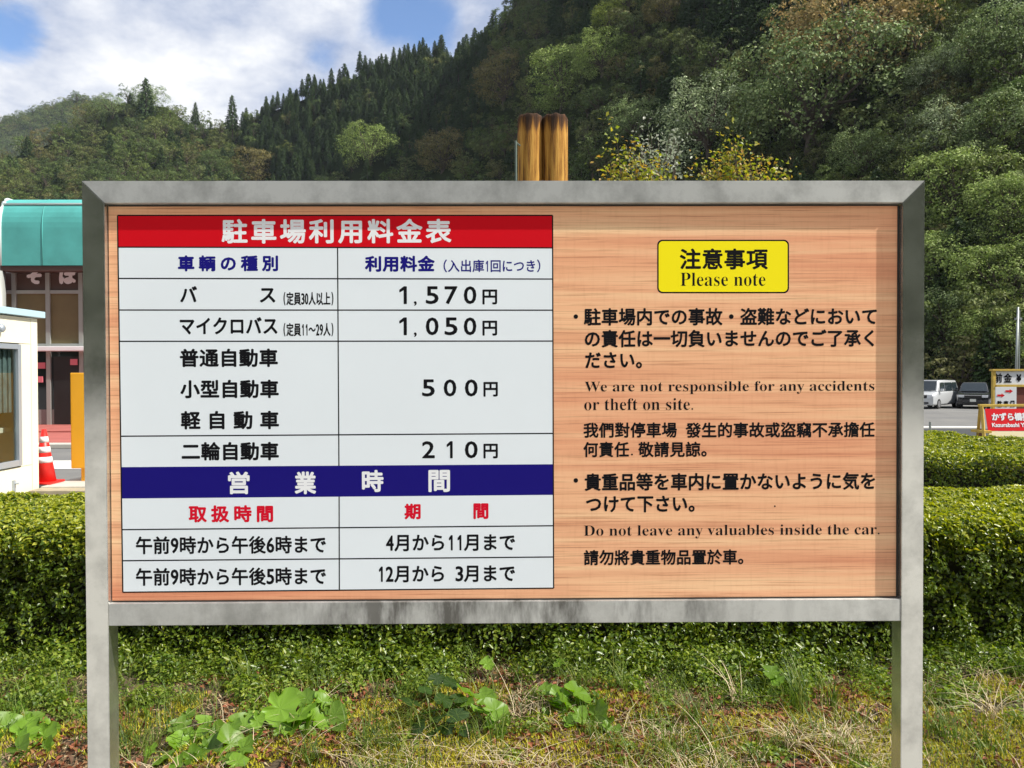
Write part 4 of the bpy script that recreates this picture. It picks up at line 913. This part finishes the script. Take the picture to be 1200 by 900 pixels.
b_ = MB(); P_(b_, hx-0.02, hx, hy0, wy0, zs[1]+0.006, zs[2]); b_.build('wall_panel', m_cream, hut)
b_ = MB(); P_(b_, hx-0.05, hx+0.003, yc, hy1, 0.0, zs[3], 0.004); b_.build('corner_trim', m_cream, hut)
b_ = MB(); P_(b_, hx-2.2, hx-0.055, hy1-0.02, hy1, 0, zs[3]); b_.build('wall_panel', m_cream, hut)
b_ = MB(); P_(b_, hx-2.3, hx+0.06, hy0-0.1, hy1+0.08, 2.225, 2.305, 0.006); b_.build('roof', m_roofb, hut)
wf = MB()
for a in ((wy0, wy0+0.06, wz0, wz1), (wy1-0.06, wy1, wz0, wz1), (wy0+0.061, wy1-0.061, wz0, wz0+0.07), (wy0+0.061, wy1-0.061, wz1-0.06, wz1), (6.95, 7.0, wz0+0.071, wz1-0.061)):
    P_(wf, hx-0.03, hx+0.025, a[0], a[1], a[2], a[3], 0.003)
wfo = wf.build('window', m_alu, hut)
for a, c in ((wy0+0.062, 6.949), (7.001, wy1-0.062)):
    b_ = MB(); P_(b_, hx-0.012, hx-0.008, a, c, wz0+0.072, wz1-0.062); b_.build('pane', m_pane, wfo)
b_ = MB(); b_.tube([(1.1, 7.27-6.515, 2.05), (1.16, 7.27-6.515, 2.05), (1.18, 7.27-6.515, 2.05)], [0.05, 0.05, 0.03], 14); b_.build('wall_lamp', m_alu, hut, True)
b_ = MB(); b_.box(1.1, 1.13, 7.5-6.515, 7.53-6.515, 0.10, 0.24, 0.004).tube([(1.13, 7.515-6.515, 0.2), (1.17, 7.515-6.515, 0.2)], 0.012, 8); b_.build('tap', m_alu, hut)

# traffic cone
p = at(54.5, 566, 10.0); cz = 0.11
m_cone = plain('cone red plastic', (0.75, 0.02, 0.015), 0.4); m_band = plain('reflective white', (0.8, 0.8, 0.82), 0.4)
cone = empty('traffic_cone', (p[0], p[1], 0.0), 0, 'red traffic cone with three white bands beside the cream booth', 'traffic cone')
def frus(z0, z1, m_, name, e=0.0):
    f = lambda z: 0.115*(1-z/0.70)+0.026+e
    MB().tube([(0, 0, z0), (0, 0, z1)], [f(z0), f(z1)], 24).build(name, m_, cone, True)
MB().box(-0.17, 0.17, -0.17, 0.17, 0, 0.03, 0.01).build('base', m_cone, cone); frus(0.03, 0.70, m_cone, 'body')
for z in (0.27, 0.40, 0.53): frus(z, z+0.075, m_band, 'band', 0.003)
# ticket machine
m_org = plain('orange enamel', (0.78, 0.37, 0.004), 0.35, var=0.04, scale=2)
tm = empty('ticket_machine', (at(95, 560, 10.9)[0]+0.17, at(95, 560, 10.9)[1], 0.0), 0, 'orange yellow cabinet on a foot, half hidden by the left post', 'machine')
MB().box(-0.28, 0.30, -0.02, 0.30, 0.17, 1.43, 0.012).build('cabinet', m_org, tm); MB().box(-0.17, 0.20, 0.02, 0.26, 0.0, 0.169, 0.006).build('foot', m_org, tm)
m_conc = plain('pale concrete', (0.50, 0.48, 0.43), 0.85, var=0.12, scale=5); m_conct = plain('beige kerb', (0.36, 0.31, 0.22), 0.9, var=0.2, scale=6)
tag(MB().box(-5.84, -2.5, 7.95, 9.4, -0.02, 0.10, 0.01).build('kerb_island', m_conc), kind='structure')
tag(MB().box(-5.84, -2.5, 7.70, 7.949, -0.02, 0.085, 0.01).build('kerb', m_conct), kind='structure')
cone.location.z = 0.10; tm.location.z = 0.10; cone.location.y = 8.25; tm.location.x = -5.43; tm.location.y = 8.42
bl = MB().box(-6.3, -5.3, 10.0, 10.25, 0, 0.16, 0.012).build('wheel_stop', m_band); tag(bl, 'white concrete wheel stop on the ground behind the traffic cone', 'wheel stop')
m_pink = plain('red paving', (0.40, 0.11, 0.09), 0.85, var=0.2, scale=2); m_line = plain('white road paint', (0.72, 0.72, 0.68), 0.7)
tag(MB().box(-24, -2, 18.2, 23.4, -0.02, 0.06, 0.01).build('pavement', m_pink), kind='structure')
tag(MB().box(-24, -2, 14.6, 18.19, -0.018, 0.02).build('forecourt', m_pink), kind='structure')
tag(MB().box(-24, -2, 14.2, 14.59, -0.018, 0.07, 0.01).build('kerb', m_conc), kind='structure')
tag(MB().box(-24, -2, 10.7, 11.9, -0.017, -0.012).build('road_marking', m_line), kind='structure')

# shop building
m_teal = plain('teal awning canvas', (0.10, 0.47, 0.44), 0.55, var=0.22, scale=0.9, bmp=0.25); m_pipe = plain('pale piping', (0.62, 0.74, 0.72), 0.5)
m_conb = plain('grey concrete', (0.26, 0.25, 0.24), 0.85, var=0.15, scale=1); m_mull = plain('mullion steel', (0.38, 0.40, 0.38), 0.45, 0.3)
m_blind = plain('olive blind', (0.16, 0.13, 0.06), 0.6, var=0.15, scale=1.5); m_brown = plain('brown soffit', (0.09, 0.06, 0.05), 0.7)
m_int = plain('dark interior', (0.018, 0.02, 0.02), 0.5, var=0.4, scale=1.0); m_pinks = plain('pink sign', (0.65, 0.16, 0.2), 0.6)
BD = 22.5; BY = BD-1.75                                     # shop front plane
def bx(px, D=BD): return at(px, 438, D)[0]
def bz(py, D=BD): return at(50, py, D)[2]
x0, x1 = bx(-60), bx(330)
shop = empty('shop_building', ((x0+x1)/2, BY+4, 0), 0, 'shop building with teal barrel awning over a glazed front at the left', 'building'); ox, oy = (x0+x1)/2, BY+4
def SB(): return MB()
def sbx(mb, a, b2, y0, y1, z0, z1, bev=0): return mb.box(a-ox, b2-ox, y0-oy, y1-oy, z0, z1, bev)
sbx(SB(), x0, x1, BY+2.0, BY+9, 0, bz(262)).build('wall', m_conb, shop)
sbx(SB(), x0, x1, BY+1.4, BY+1.99, 0.06, bz(318)).build('interior', m_int, shop)
# awning: quarter barrel profile
aw0, aw1 = bx(5.5, 22), bx(300, 22); zt_, zb_ = bz(232, 22), bz(312, 22); pr = [(22-1.75-oy+0.0, zb_)]
hh_ = zt_-zb_
for i in range(9):
    a = R(10*i); pr.append((20.25-oy+0.45*(1-math.cos(a*1.0)), zb_+hh_*(0.55+0.45*math.sin(a)) ))
pr += [(20.25-oy+1.6, zt_+0.02), (20.25-oy+1.6, zb_)]
MB().poly_prism(pr, aw0-ox, aw1-ox, axis='x').build('awning', m_teal, shop, False)
MB().tube([(aw0-ox, y, z) for y, z in pr[:-1]], 0.055, 6).build('awning_piping', m_pipe, shop, True)
MB().tube([(aw0-ox, pr[6][0]-0.01, pr[6][1]+0.02), (aw1-ox, pr[6][0]-0.01, pr[6][1]+0.02)], 0.03, 6).build('awning_piping', m_pipe, shop, True)
for k_ in range(1, 6): xx_ = aw0+(aw1-aw0)*k_/6; MB().tube([(xx_-ox, y-0.004, z) for y, z in pr[:-2]], 0.012, 5).build('awning_seam', m_teal, shop, True)
sbx(SB(), aw0, aw1, 20.28, BY+1.2, zb_-0.14, zb_-0.01).build('soffit', m_brown, shop)
sbx(SB(), x0, aw0-0.2, BY+1.0, BY+2, zb_-0.3, bz(236)).build('side_fascia', m_conb, shop)
# mullions, transoms, panes
zt1, zt2, zt3 = bz(341), bz(345), bz(403); zdoor = bz(408)
MX = [bx(p_) for p_ in (-17, 22, 61, 99, 137, 175, 213, 251)]
for x in MX: sbx(SB(), x-0.06, x+0.06, BY-0.05, BY+0.05, 0.06, zb_-0.15).build('mullion', m_mull, shop)
for a, b2 in zip(MX, MX[1:]):
    sbx(SB(), a+0.061, b2-0.061, BY-0.04, BY+0.04, zt2, zt1).build('transom', m_mull, shop); sbx(SB(), a+0.061, b2-0.061, BY-0.04, BY+0.04, zdoor, zt3).build('transom', m_mull, shop)
    sbx(SB(), a+0.061, b2-0.061, BY+0.01, BY+0.03, zt1+0.001, zb_-0.16).build('pane', m_brown, shop)
    w_ = sbx(SB(), a+0.061, b2-0.061, BY+0.01, BY+0.03, zt3+0.001, zt2-0.001).build('pane', m_blind, shop)
    sbx(SB(), a+0.061, b2-0.061, BY+0.01, BY+0.02, 0.5, zdoor-0.001).build('pane', m_glass, shop)
    sbx(SB(), a+0.061, b2-0.061, BY+0.0, BY+0.05, 0.07, 0.499).build('kick_panel', m_conb, shop)
sbx(SB(), MX[1]+0.07, MX[4], BY-0.25, BY-0.06, zdoor-0.10, zdoor+0.04, 0.02).build('shutter_roll', m_band, shop)
sbx(SB(), bx(67), bx(96), BY-0.04, BY-0.01, 0.07, bz(418)).build('door', m_int, shop)
sbx(SB(), bx(47), bx(58), BY-0.08, BY-0.05, bz(432), bz(425)).build('shop_notice', m_pinks, shop)
sbx(SB(), bx(48), bx(55), BY-0.08, BY-0.05, bz(448), bz(441)).build('shop_notice', m_pinks, shop)
sbx(SB(), bx(88), bx(96), BY-0.12, BY-0.09, bz(428), bz(421)).build('shop_notice', m_pinks, shop)
MB().tube([(bx(12)-ox, BY-0.4-oy, 0.06), (bx(12)-ox, BY-0.4-oy, zb_-0.15)], 0.22, 16).build('column', m_mull, shop, True)
def shop_mp(px, py):
    p = on_y(px, py, BY-0.06); return Vector((p[0]-ox, BY-0.06-oy, p[2]))
for ch, a, c in (('き', -12, 4), ('そ', 31, 49), ('ば', 69, 90)):
    fit(ch, a, c, 314.5, 333, m_inkwhite, 0.035, None, shop, shop_mp)
# sign strip at the far left edge
m_rw = plain('red lettering', (0.55, 0.02, 0.04), 0.6)
vs = empty('banner_strip', (bx(-3, 21), 19.2, 0), 0, 'dark upright banner with red marks at the left frame edge', 'banner')
MB().tube([(0.0, 0.03, 0), (0.0, 0.03, bz(250, 21))], 0.03, 8).build('pole', m_mull, vs); MB().box(-0.30, 0.13, -0.01, 0.01, bz(318, 21), bz(256, 21)).build('cloth', m_int, vs)
for z in (278, 286, 296): MB().box(-0.1, 0.12, -0.02, -0.011, bz(z+4, 21), bz(z, 21)).build('red_mark', m_rw, vs)

# ------------------------------------------------------------------ right: cars, notice stand, A-frame, pole
def loft(secs, m_, name, parent, smooth=True):
    """secs: list of closed rings with equal counts"""
    bm = bmesh.new(); rr = [[bm.verts.new(p_) for p_ in s_] for s_ in secs]; n = len(rr[0])
    for a, c in zip(rr, rr[1:]):
        for k_ in range(n): bm.faces.new((a[k_], a[(k_+1) % n], c[(k_+1) % n], c[k_]))
    bm.faces.new(rr[0][::-1]); bm.faces.new(rr[-1]); bmesh.ops.recalc_face_normals(bm, faces=bm.faces)
    me = bpy.data.meshes.new(name); bm.to_mesh(me); bm.free(); o = link(name, me, parent, m_); 
    if smooth:
        me.shade_smooth(); md = o.modifiers.new('edges', 'EDGE_SPLIT'); md.split_angle = R(38)
    return o
def ring(x, hw_, z0, z1, rad=0.12, tumble=0.0):
    pts = []
    for sx, zc, a0 in ((1, z0, -90), (1, z1, 0), (-1, z1, 90), (-1, z0, 180)):
        w_ = hw_-(tumble if zc == z1 else 0); r_ = min(rad, (z1-z0)*0.45)
        cx = sx*(w_-r_); cz_ = z0+r_ if zc == z0 else z1-r_
        for i in range(5): a = R(a0+22.5*i); pts.append((x, cx+r_*math.cos(a), cz_+r_*math.sin(a)))
    return pts
m_tyre = plain('tyre rubber', (0.015, 0.015, 0.015), 0.8); m_rim = plain('wheel rim', (0.5, 0.5, 0.52), 0.35, 0.7); m_head = plain('headlight lens', (0.7, 0.72, 0.75), 0.1); m_chrome = plain('chrome', (0.75, 0.75, 0.77), 0.15, 1.0)
m_plate = plain('number plate', (0.75, 0.77, 0.72), 0.5); m_tail = plain('grille black', (0.02, 0.02, 0.022), 0.4)
def car(name, label, loc, heading, paint, Lc, Wc, H, hood, belt, wsb, wst, rear):
    """front at +x. hood: bonnet height, belt: waist height, wsb/wst: x of windscreen base/top from centre"""
    root = empty(name, loc, heading, label, 'car'); hw_ = Wc/2; f = Lc/2
    secs = [ring(f, hw_*0.80, 0.32, hood*0.70), ring(f-0.06, hw_*0.92, 0.24, hood*0.88), ring(f-0.30, hw_*0.99, 0.22, hood*0.97), ring(wsb, hw_, 0.22, belt, tumble=0.03), ring(0, hw_, 0.22, belt+0.02, tumble=0.03), ring(-f+0.5, hw_, 0.24, belt+0.03, tumble=0.03), ring(-f+0.10, hw_*0.96, 0.3, belt, tumble=0.03), ring(-f, hw_*0.88, 0.36, belt-0.1)]
    loft(secs, paint, 'body', root)
    zb2 = belt-0.05
    gh = [ring(wsb-0.02, hw_*0.90, zb2, zb2+0.08, 0.03), ring((wsb+wst)/2, hw_*0.90, zb2, (zb2+H)/2+0.03, 0.08, 0.05), ring(wst, hw_*0.91, zb2, H-0.03, 0.12, 0.12), ring(0, hw_*0.92, zb2, H, 0.12, 0.12), ring(rear, hw_*0.91, zb2, H-0.03, 0.12, 0.12), ring(-f+0.12, hw_*0.88, zb2, H-0.28, 0.1, 0.1)]
    loft(gh, paint, 'roof', root)
    # windows laid a little proud of the cabin
    def yw(z): return hw_*0.92-0.12*max(0, (z-zb2))/(H-zb2)*1.0
    z0, z1 = belt+0.03, H-0.16
    ws = [(wsb-0.06, -hw_*0.80, belt+0.04), (wsb-0.06, hw_*0.80, belt+0.04), (wst+0.10, hw_*0.70, H-0.09), (wst+0.10, -hw_*0.70, H-0.09)]
    MB().quad([(x+0.07, y, z+0.03) for x, y, z in ws]).build('windscreen', m_glass, root)
    for sy in (-1, 1):
        xs3 = [wsb-0.35, 0.25, rear+0.9, rear+0.05]
        for a, c in zip(xs3, xs3[1:]):
            a_, c_ = a-0.05, c+0.05; zt2_ = z1; at_ = a_-(0.32 if a == xs3[0] else 0)
            MB().quad([(a_, sy*(yw(z0)+0.035), z0), (c_, sy*(yw(z0)+0.035), z0), (c_, sy*(yw(z1)+0.012), z1), (at_, sy*(yw(z1)+0.012), z1)]).build('side_window', m_glass, root)
        MB().box(wsb-0.45, wsb-0.30, sy*(hw_+0.02)-0.02, sy*(hw_+0.17)+0.0 if sy > 0 else sy*(hw_+0.02)+0.02, belt+0.02, belt+0.17, 0.02).build('mirror', paint, root) if sy > 0 else MB().box(wsb-0.45, wsb-0.30, -(hw_+0.17), -(hw_-0.0), belt+0.02, belt+0.17, 0.02).build('mirror', paint, root)
        MB().box(f-0.16, f+0.0, sy*hw_*0.52 if sy > 0 else -hw_*0.88, sy*hw_*0.88 if sy > 0 else -hw_*0.52, hood*0.72, hood*0.88, 0.03).build('headlight', m_head, root)
        for x in (f-0.80, -f+0.75):
            w0 = empty('wheel', (x, sy*(hw_-0.10), 0.31)); w0.parent = root
            MB().tube([(0, -0.10, 0), (0, 0.10, 0)], 0.31, 24).build('tyre', m_tyre, w0, False); MB().tube([(0, sy*0.101, 0), (0, sy*0.112, 0)], 0.20, 18).build('rim', m_rim, w0)
    MB().box(f-0.1, f+0.015, -hw_*0.5, hw_*0.5, hood*0.66, hood*0.84, 0.01).build('grille', m_tail, root); MB().box(f-0.05, f+0.03, -hw_*0.5, hw_*0.5, hood*0.84, hood*0.88, 0.008).build('grille_bar', m_chrome, root)
    MB().box(f-0.1, f+0.012, -hw_*0.62, hw_*0.62, 0.32, 0.44, 0.02).build('air_intake', m_tail, root)
    MB().box(f+0.02, f+0.035, -0.165, 0.165, 0.45, 0.62).build('number_plate', m_plate, root)
    return root
m_silv = plain('silver paint', (0.62, 0.64, 0.66), 0.28, 0.25, coat=0.6); m_blk = plain('black paint', (0.012, 0.013, 0.02), 0.2, coat=0.8)
def car_at(pxc, D, off):
    p = at(pxc, 438, D); z = ground_z(p[0], p[1])-0.02; a = math.atan2(CAMP[1]-p[1], CAMP[0]-p[0]); return (p[0], p[1], z), a+off
l_, a_ = car_at(1094, 49.5, -R(20)); car('van', 'silver minivan parked at the foot of the forest, beside the right post', l_, a_, m_silv, 4.5, 1.72, 1.80, 1.02, 1.08, 1.55, 0.95, -1.9)
l_, a_ = car_at(1142, 49.5, -R(2)); car('parked_car', 'black car parked facing the camera right of the silver minivan', l_, a_, m_blk, 4.4, 1.80, 1.66, 0.98, 1.02, 1.0, 0.35, -1.5)

m_yw = plain('yellow stained wood', (0.58, 0.40, 0.07), 0.6, var=0.25, scale=6); m_board = plain('white board', (0.72, 0.75, 0.78), 0.5); m_redb = plain('red banner', (0.62, 0.006, 0.012), 0.6, spec=0.2); m_creamb = plain('cream board', (0.75, 0.66, 0.42), 0.6); m_brn = plain('red brown board', (0.16, 0.04, 0.025), 0.6)
def local_mp(root, D, dy):
    yv = at(600, 438, D)[1]
    def f(px, py):
        p = on_y(px, py, yv-dy); return Vector((p[0]-root.location.x, yv-dy-root.location.y, p[2]-root.location.z))
    return f
D = 19.0; yv = at(600, 438, D)[1]; X_ = lambda px: on_y(px, 438, yv)[0]; Z_ = lambda py: on_y(1180, py, yv)[2]
st = empty('notice_stand', (X_(1195), yv, ground_z(X_(1195), yv)-0.02), 0, 'yellow framed notice stand with a price header at the right edge', 'notice stand')
def sb2(b_, a, c, y0, y1, z0, z1, bev=0.004): return b_.box(a-st.location.x, c-st.location.x, y0, y1, z0-st.location.z, z1-st.location.z, bev)
xl, xr = X_(1163), X_(1235); gz_ = st.location.z
for a in (xl, xr-0.07): b_ = MB(); sb2(b_, a, a+0.07, -0.03, 0.05, gz_, Z_(433)-0.04); b_.build('upright', m_yw, st)
b_ = MB(); sb2(b_, xl-0.03, xr+0.03, -0.06, 0.08, Z_(433)-0.038, Z_(433)+0.01); b_.build('top_beam', m_yw, st)
b_ = MB(); sb2(b_, xl+0.071, xr-0.071, -0.05, 0.05, Z_(453.5), Z_(451)); b_.build('lower_beam', m_yw, st)
b_ = MB(); sb2(b_, xl+0.071, xr-0.071, -0.02, 0.02, Z_(450.8), Z_(435)); b_.build('header_board', m_board, st)
b_ = MB(); sb2(b_, xl+0.071, xr-0.071, 0.0, 0.03, Z_(500), Z_(453.8)); b_.build('back_board', m_brn, st)
mp2 = local_mp(st, D, 0.026)
k = Ink(); fit('前', 1164.8, 1174.6, 437.4, 448.6, bold=0.007, ink=k, mp=mp2); fit('金', 1176.2, 1186, 437.4, 448.4, bold=0.007, ink=k, mp=mp2); fit('¥', 1191, 1197, 438.5, 447.5, bold=0.012, ink=k, mp=mp2); k.build('lettering', m_ink, st)
D = 18.2; yv = at(600, 438, D)[1]; X_ = lambda px: on_y(px, 438, yv)[0]; Z_ = lambda py: on_y(1180, py, yv)[2]
ab = empty('arrow_board', (X_(1178), yv, ground_z(X_(1178), yv)-0.02), 0, 'white board with two red arrows standing in front of the notice stand', 'sign')
az0 = ab.location.z
MB().box(X_(1166.5)-ab.location.x, X_(1191)-ab.location.x, -0.012, 0.012, Z_(486)-az0, Z_(453.5)-az0, 0.003).build('board', m_board, ab)
for a in (1169, 1188.5): MB().box(X_(a)-ab.location.x-0.02, X_(a)-ab.location.x+0.02, 0.013, 0.045, 0, Z_(456)-az0).build('leg', m_alu, ab)
mp3 = local_mp(ab, D, 0.018)
for ax, ay in ((1178.2, 458.4), (1168.6, 463.4)):
    pts = [(0, -1.1), (5, -1.1), (5, -2.4), (9, 0), (5, 2.4), (5, 1.1), (0, 1.1)]
    MB().quad([mp3(ax+x, ay+y) for x, y in pts]).build('red_arrow', m_redb, ab)
k = Ink()
for ch, a, c in (('駐', 1168.5, 1174.5), ('車', 1176, 1182), ('口', 1184, 1189)): fit(ch, a, c, 469.5, 477.5, bold=0.008, ink=k, mp=mp3)
k.build('lettering', m_ink, ab)
# A-frame with banner
D = 15.0; yv = at(600, 438, D)[1]; X_ = lambda px: on_y(px, 438, yv)[0]; Z_ = lambda py: on_y(1180, py, yv)[2]
af = empty('trestle_sign', (X_(1190), yv, ground_z(X_(1190), yv)-0.02), 0, 'wooden trestle barrier carrying a red and white banner at the right edge', 'sign'); lx = af.location.x; lz0 = af.location.z
topz = Z_(476)-lz0
for xx_ in (X_(1151)-lx, X_(1230)-lx):
    for s in (-1, 1):
        b_ = MB(); b_.tube([(xx_-0.02, s*0.02, topz), (xx_-0.14 if s < 0 else xx_+0.10, s*0.34, 0)], 0.034, 4); b_.build('leg', m_yw, af)
    MB().box(xx_-0.10, xx_+0.07, -0.2, 0.2, topz*0.48, topz*0.53, 0.004).build('brace', m_yw, af)
    b_ = MB().quad([(xx_-0.05, -0.16, topz*0.55), (xx_-0.10, -0.26, 0.1), (xx_+0.07, 0.26, 0.1), (xx_+0.03, 0.12, topz*0.55)]); b_.build('side_board', m_brn, af)
MB().box(X_(1147)-lx, X_(1232)-lx, -0.035, 0.035, topz-0.01, topz+0.04, 0.006).build('top_beam', m_yw, af)
def slab(py0, py1, m_, name, dy):
    mpz = local_mp(af, D, dy); a = [mpz(1154+(py0-479)*0.02, py0), mpz(1240, py0), mpz(1240, py1), mpz(1154+(py1-479)*0.02, py1)]
    # leans like the trestle legs
    for v in a: v.y -= (topz-v.z)*0.2
    b_ = MB(); vs = [b_.bm.verts.new(v) for v in a]; vb = [b_.bm.verts.new(v+Vector((0, 0.012, 0))) for v in a]
    b_.bm.faces.new(vs); b_.bm.faces.new(vb[::-1])
    for i in range(4): b_.bm.faces.new((vs[(i+1) % 4], vs[i], vb[i], vb[(i+1) % 4]))
    b_.build(name, m_, af); return mpz
mp4 = slab(479, 504.5, m_redb, 'banner', 0.03); slab(505, 520, m_creamb, 'lower_board', 0.03)
def lean(px, py):
    v = local_mp(af, D, 0.036)(px, py); v.y -= (topz-v.z)*0.2; return v
def lean_fit(txt, a, c, y0, y1, bold):
    """lettering that follows the leaning board"""
    V, F = glyph(txt); V = V.copy(); a0, a1 = V.min(0), V.max(0); u = (V[:, 0]-a0[0])/(a1[0]-a0[0]); v = (V[:, 1]-a0[1])/(a1[1]-a0[1])
    A, B, Cc = lean(a, y1), lean(c, y1), lean(a, y0)
    W3 = np.array(A)[None]+u[:, None]*np.array(B-A)[None]+v[:, None]*np.array(Cc-A)[None]
    kk = Ink(); kk.put(W3, F, bold); kk.build('lettering', m_inkwhite, af)
lean_fit('かずら橋夢舞台', 1161, 1222, 484, 492.5, 0.008); lean_fit('Kazurabashi Yume Butai', 1160, 1224, 495.5, 500, 0.004)
for px in (1177, 1197, 1215):
    v = lean(px, 512); MB().box(v.x-0.02, v.x+0.02, v.y-0.006, v.y, v.z-0.02, v.z+0.02, 0.004).build('text_blob', m_ink, af)  # black blobs standing in for lettering on the lower board
# lighting pole
p = at(1190, 430, 42); pole = empty('light_pole', (p[0], p[1], ground_z(p[0], p[1])-0.02), 0, 'slim grey light pole rising in front of the forest at the right', 'pole')
tz = at(1192, 360, 42)[2]-pole.location.z; MB().tube([(0, 0, 0), (0.12, 0, tz)], [0.085, 0.05], 10).build('shaft', m_zinc, pole, True); MB().tube([(0.24, 0.05, 0), (0.24, 0.05, tz*0.97)], 0.03, 8).build('conduit', m_zinc, pole)
MB().box(0.0, 0.32, -0.05, 0.12, tz*0.88, tz*0.90, 0.01).build('bracket', m_zinc, pole)
# low kerb rail by the car park, painted line
for px, D in ((1090, 24), (1040, 24.5)):
    p = at(px, 480, D); z = ground_z(p[0], p[1])-0.02; o = MB().tube([(0, 0, 0), (0, 0, 0.55)], 0.035, 10).build('bollard', m_zinc); o.location = (p[0], p[1], z)
    tag(o, 'short grey bollard on the car park edge by the right post' if px > 1080 else 'short grey bollard hidden behind the right post', 'bollard')
def road_sheet(name, px0, px1, py0, py1, m_, dz):
    pts = []
    for px, py in ((px0, py1), (px1, py1), (px1, py0), (px0, py0)):
        d = raydir(px, py); s_ = 1.5/(-d[2])
        for _ in range(30):
            q = CAMP+d*s_; s_ = (CAMP[2]-(ground_z(q[0], q[1])-0.02+dz))/(-d[2])
        q = CAMP+d*s_; pts.append(q)
    n = 24; V = []; F = []
    for j in range(7):
        for i in range(n+1):
            a = pts[0]+(pts[1]-pts[0])*i/n; c = pts[3]+(pts[2]-pts[3])*i/n; q = a+(c-a)*j/6; V.append((q[0], q[1], ground_z(q[0], q[1])-0.02+dz))
    for j in range(6):
        for i in range(n): F.append((j*(n+1)+i, j*(n+1)+i+1, (j+1)*(n+1)+i+1, (j+1)*(n+1)+i))
    me = bpy.data.meshes.new(name); me.from_pydata(V, [], F); tag(link(name, me, None, m_), kind='structure')
m_dk = plain('asphalt with painted shadow', (0.045, 0.048, 0.052), 0.9, var=0.2, scale=2)  # shadow strip across the road, put into the asphalt colour
road_sheet('road_marking', 1000, 1145, 499.5, 501.0, m_line, 0.012); road_sheet('road_shadow', 1000, 1200, 502.5, 511, m_dk, 0.012)

# ------------------------------------------------------------------ air
m_h = bpy.data.materials.new('thin haze'); m_h.use_nodes = True; t = m_h.node_tree; t.nodes.clear()
pv = add(t, 'ShaderNodeVolumePrincipled'); pv.inputs['Color'].default_value = (0.75, 0.85, 1.0, 1); pv.inputs['Density'].default_value = 0.00008; pv.inputs['Anisotropy'].default_value = 0.2
mo = add(t, 'ShaderNodeOutputMaterial'); t.links.new(pv.outputs[0], mo.inputs['Volume'])
hz = MB().box(-1650, 1650, -650, 2050, -8, 330).build('haze', m_h); tag(hz, kind='stuff')
